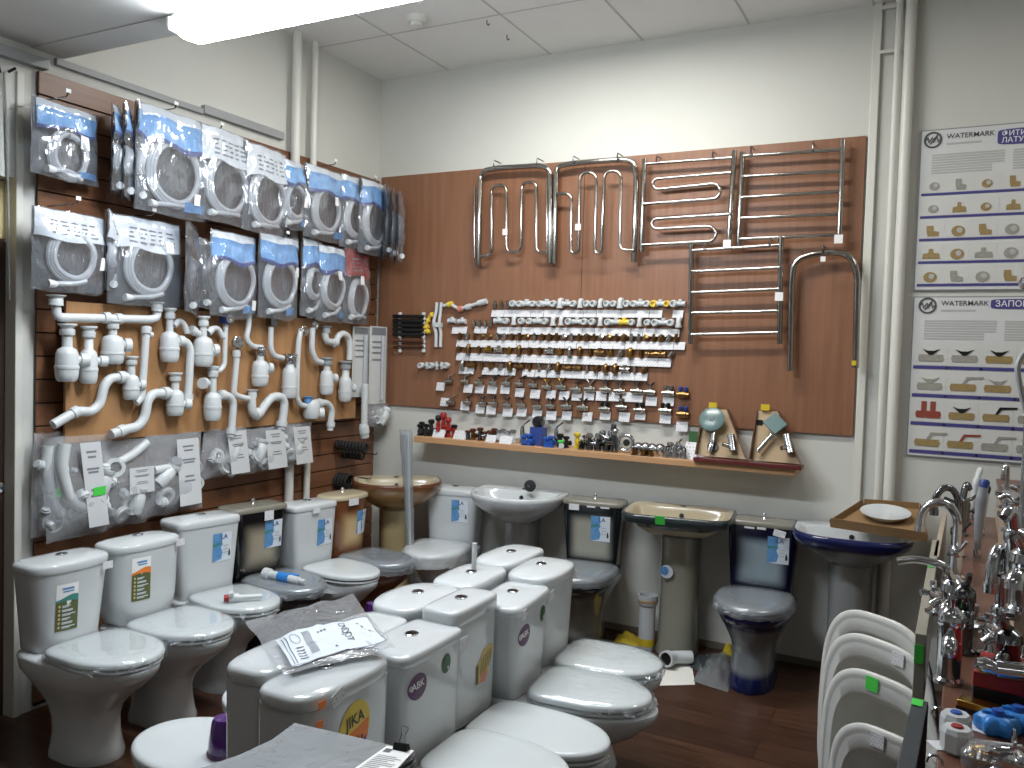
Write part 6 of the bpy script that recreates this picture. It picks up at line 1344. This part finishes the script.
t = thing('brush_holder', 'purple brush holder on the floor, its top just visible behind the clear plastic bag', 'brush holder', (-2.50, 3.37, 0)); MB().lathe([(0, 0), (.05, 0), (.052, .02), (.042, .18), (.036, .30), (.030, .34), (0, .345)], 'purple', None, 20).build('holder', t); MB().lathe([(.0525, 0), (.056, 0), (.056, .012), (.0525, .014)], 'plum', None, 20).build('rim', t)
# the plastic bag with printing on the front cisterns
Z0 = .784; c = [at(px, py, z=Z0) for px, py in ((245, 626), (352.5, 598), (395, 653), (284, 679))]
def bagpt(u, v, k=0.):
    p = c[0]*(1-u)*(1-v)+c[1]*u*(1-v)+c[2]*u*v+c[3]*(1-u)*v; e = (1-abs(2*u-1)**3)*(1-abs(2*v-1)**3)
    return p+V((0, 0, .018*e+.012*noise.noise(V((u*5, v*4, 2.2)))+.006*noise.noise(V((u*13, v*9, 5.)))+k))
t = thing('printed_bag', 'clear plastic bag with black printed label lying across the front cisterns', 'plastic bag', tuple(c[0]))
def sheet(u0, u1, v0, v1, k, m, n=18, q=12):
    vs = [bagpt(u0+(u1-u0)*i/n, v0+(v1-v0)*j/q, k) for i in range(n+1) for j in range(q+1)]; return MB().add(vs, [(i*(q+1)+j, i*(q+1)+j+1, (i+1)*(q+1)+j+1, (i+1)*(q+1)+j) for i in range(n) for j in range(q)], m)
sheet(0, 1, 0, 1, .012, 'film_clear').build('bag', t, 75, world=True)
mb = sheet(.10, .95, .50, .93, .0135, 'sticker_pale'); mb.build('printed_label', t, world=True)
mb = MB()
def stroke(u0, v0, u1, v1, w, k=.015, n=8):
    vs = []; 
    du, dv = u1-u0, v1-v0; L = math.hypot(du*.45, dv*.3) or 1; nu, nv = -dv*.3/L*w/.45, du*.45/L*w/.3
    for i in range(n+1): 
        for s in (-1, 1): vs.append(bagpt(u0+du*i/n+nu*s, v0+dv*i/n+nv*s, k))
    mb.add(vs, [(2*i, 2*i+1, 2*i+3, 2*i+2) for i in range(n)], 'print_dark')
for a in ((.10, .50, .95, .50), (.95, .50, .95, .93), (.95, .93, .10, .93), (.13, .55, .13, .90), (.155, .55, .155, .90)): stroke(*a, .0012)
for i in range(6): stroke(.30+.012*i, .56, .30+.012*i, .86, .0009)
for i in range(5): stroke(.19, .75+.03*i, .26, .75+.03*i, .0012)
for i in range(12): a0, a1 = 2*pi*i/12, 2*pi*(i+1)/12; stroke(.225+.04*cos(a0), .63+.07*sin(a0), .225+.04*cos(a1), .63+.07*sin(a1), .0009, n=2)
for u, v in ((.43, .60), (.46, .60), (.49, .60), (.80, .60), (.82, .66), (.50, .86), (.88, .7)): stroke(u, v, u+.02, v, .003)
vs, fs = text_mesh('CNDOT', .1, .001); mb.add([bagpt(.655+b*.85, .70-a*-.75, .015) for a, b, _ in vs], fs, 'print_dark'); mb.build('print', t, world=True, smooth=False)
# dark fitting on white basin rim, wrapped roll in the corner, stick
p = at(530, 492, z=.79); t = thing('round_plug', 'round black drain fitting standing on the white basin rim', 'drain fitting', (p.x, p.y, .791))
MB().lathe([(0, -.018), (.024, -.018), (.034, -.008), (.036, .0), (.034, .012), (.016, .018), (0, .018)], 'black_rubber', T(0, 0, .036) @ RX(pi/2), 20).build('disc', t); MB().lathe([(0, .015), (.012, .015), (.010, .022), (0, .022)], 'chrome_dark', T(0, 0, .036) @ RX(pi/2), 12).build('boss', t)
y_ = 4.12; top, bot = at(406, 430, y=y_), at(410.5, 556, y=y_); t = thing('wrapped_roll', 'tall narrow roll wrapped in clear plastic leaning before the corner basin', 'roll', (bot.x, y_, bot.z)); R = []
rnd = random.Random(4)
for i in range(13):
    u = i/12; p = top.lerp(bot, u); hw = .043*(1-u)+.020*u; R.append([(p.x+hw*cos(a)*(1+.10*rnd.uniform(-1, 1)), p.y+.025*sin(a), p.z) for a in [2*pi*k/14 for k in range(14)]])
MB().loft(R, 'film_grey').build('plastic_sleeve', t, 70, world=True); MB().tube([top.lerp(bot, .04)+V((-.012, 0, 0)), top.lerp(bot, .98)], [.016, .008], 'grey_plastic', 10).build('core', t, world=True); MB().tube([top.lerp(bot, .02)+V((.02, -.01, 0)), top.lerp(bot, .96)+V((.006, -.01, 0))], .007, 'white_plastic', 8).build('tube', t, world=True)
p = at(474, 566, z=.78); t = thing('white_rod', 'thin white rod standing upright behind the middle cisterns', 'rod', (p.x, p.y, .44)); MB().tube([(0, 0, 0), (0, 0, .43)], .010, 'white_plastic', 10).build('rod', t)

# ================================================================ wrapped basin in the foreground
ZF = .77; A, B_ = at(295, 724, z=ZF), at(416, 752, z=ZF); px_ = [A, at(272, 741, z=ZF), at(240, 756, z=ZF), at(203, 769, z=ZF)]
E1 = px_[-1]+V((-.10, -.16, 0)); E2 = B_+V((-.02, -.40, 0)); E1.x = min(E1.x, px_[-1].x-.02)
out = px_+[E1, V((E1.x+.10, E2.y, ZF)), V((E2.x-.06, E2.y, ZF)), E2+V((.02, .06, 0)), B_+V((.012, -.03, 0)), B_]; ctr = sum(out, V())/len(out)
t = thing('wrapped_basin', 'dark-rimmed basin in grey plastic wrap at the bottom edge, nearest to the viewer', 'wash basin', (ctr.x, ctr.y, 0))
def ring(k, z): return [V((ctr.x+(p.x-ctr.x)*k, ctr.y+(p.y-ctr.y)*k, z)) for p in out]
MB().loft([ring(.35, ZF-.17), ring(.7, ZF-.12), ring(.95, ZF-.05), ring(1, ZF-.03), ring(1, ZF), ring(.965, ZF+.001)], 'slab_dark', (True, False)).build('basin_shell', t, 45, world=True)
MB().loft([ring(.965, ZF+.001), ring(.95, ZF-.004), ring(.9, ZF-.03), ring(.75, ZF-.06), ring(.3, ZF-.075)], 'grey_seat', (False, True)).build('bowl_inside', t, 45, world=True)
rnd = random.Random(9)
MB().loft([ring(1.004, ZF-.012), ring(.985, ZF+.004)]+[[p+V((0, 0, rnd.uniform(-.003, .003))) for p in ring(f, ZF+.004)] for f in (.8, .5, .2)], 'film_wrap', (False, True)).build('film_wrap', t, 70, world=True)
MB().lathe([(0, 0), (.11, 0), (.10, .04), (.085, .3), (.095, ZF-.17), (0, ZF-.17)], 'slab_dark', T(ctr.x, ctr.y, 0), 24).build('pedestal', t, world=True)
q = [at(px, py, z=ZF+.008) for px, py in ((387, 746.5), (414, 751.5), (385, 782), (345, 776))]
t = thing('price_board', 'white printed price sheet held by a binder clip on the wrapped basin', 'price card', tuple(q[0]))
MB().loft([q, [a+V((0, 0, .002)) for a in q]], 'white_card').build('sheet', t, world=True, smooth=False)
mb = MB()
def qp(u, v): return q[0]*(1-u)*(1-v)+q[1]*u*(1-v)+q[2]*u*v+q[3]*(1-u)*v+V((0, 0, .0026))
for v in [.30+.055*i for i in range(12)]: mb.add([qp(.10, v), qp(.5+.4*abs(sin(v*40)), v), qp(.5+.4*abs(sin(v*40)), v+.018), qp(.10, v+.018)], [(0, 1, 2, 3)], 'print_text')
mb.add([qp(.10, .08), qp(.34, .08), qp(.34, .20), qp(.10, .20)], [(0, 1, 2, 3)], 'print_dark'); mb.build('print', t, world=True, smooth=False)
cp = (q[0]*.42+q[1]*.58)+V((0, -.004, .004)); dx = (q[1]-q[0]).normalized()
t2 = MB(); t2.loft([[cp+dx*(-.016)+V((0, -.010, -.006)), cp+dx*.016+V((0, -.010, -.006)), cp+dx*.016+V((0, .008, -.006)), cp+dx*(-.016)+V((0, .008, -.006))], [cp+dx*(-.016)+V((0, -.002, .012)), cp+dx*.016+V((0, -.002, .012)), cp+dx*.016+V((0, .002, .012)), cp+dx*(-.016)+V((0, .002, .012))]], 'black')
o = t2.build('binder_clip', t, world=True); 
mb = MB(); b0 = cp+V((0, 0, .008)); mb.tube(fillet([b0+dx*(-.008), b0+dx*(-.004)+V((0, .006, .020)), b0+dx*(-.010)+V((0, .010, .034)), b0+dx*.010+V((0, .010, .034)), b0+dx*.004+V((0, .006, .020)), b0+dx*.008], .005, 3), .0014, 'chrome', 6)
mb.build('clip_wire', t, world=True)
# ================================================================ light
def area(name, loc, size, power, rot=(0, 0, 0), col=(1, 1, 1)):
    l = bpy.data.lights.new(name, 'AREA'); l.shape = 'RECTANGLE'; l.size, l.size_y = size; l.energy = power; l.color = col
    o = bpy.data.objects.new(name, l); COL.objects.link(o); o.location = loc; o.rotation_euler = rot; return o
for k, (x, y, z, p) in enumerate(((-1.65, 3.58, ZC-.05, 50), (1.3, 3.4, ZC-.06, 17), (-.6, .6, ZS-.10, 3), (1.4, -.6, ZS-.10, 5))):
    area('ceiling_light', (x, y, z), (1.2, .16), p, col=(1, .99, .95))
w = bpy.data.worlds.new('world'); SC.world = w; w.use_nodes = True
w.node_tree.nodes['Background'].inputs[0].default_value = (.8, .85, .9, 1); w.node_tree.nodes['Background'].inputs[1].default_value = .05
SC.view_settings.view_transform = 'Standard'; SC.view_settings.look = 'None'; SC.view_settings.exposure = 0.; SC.view_settings.gamma = 1.
SC.cycles.max_bounces = 8; SC.cycles.transparent_max_bounces = 24; SC.cycles.diffuse_bounces = 4; SC.cycles.glossy_bounces = 4
SC.cycles.use_denoising = True
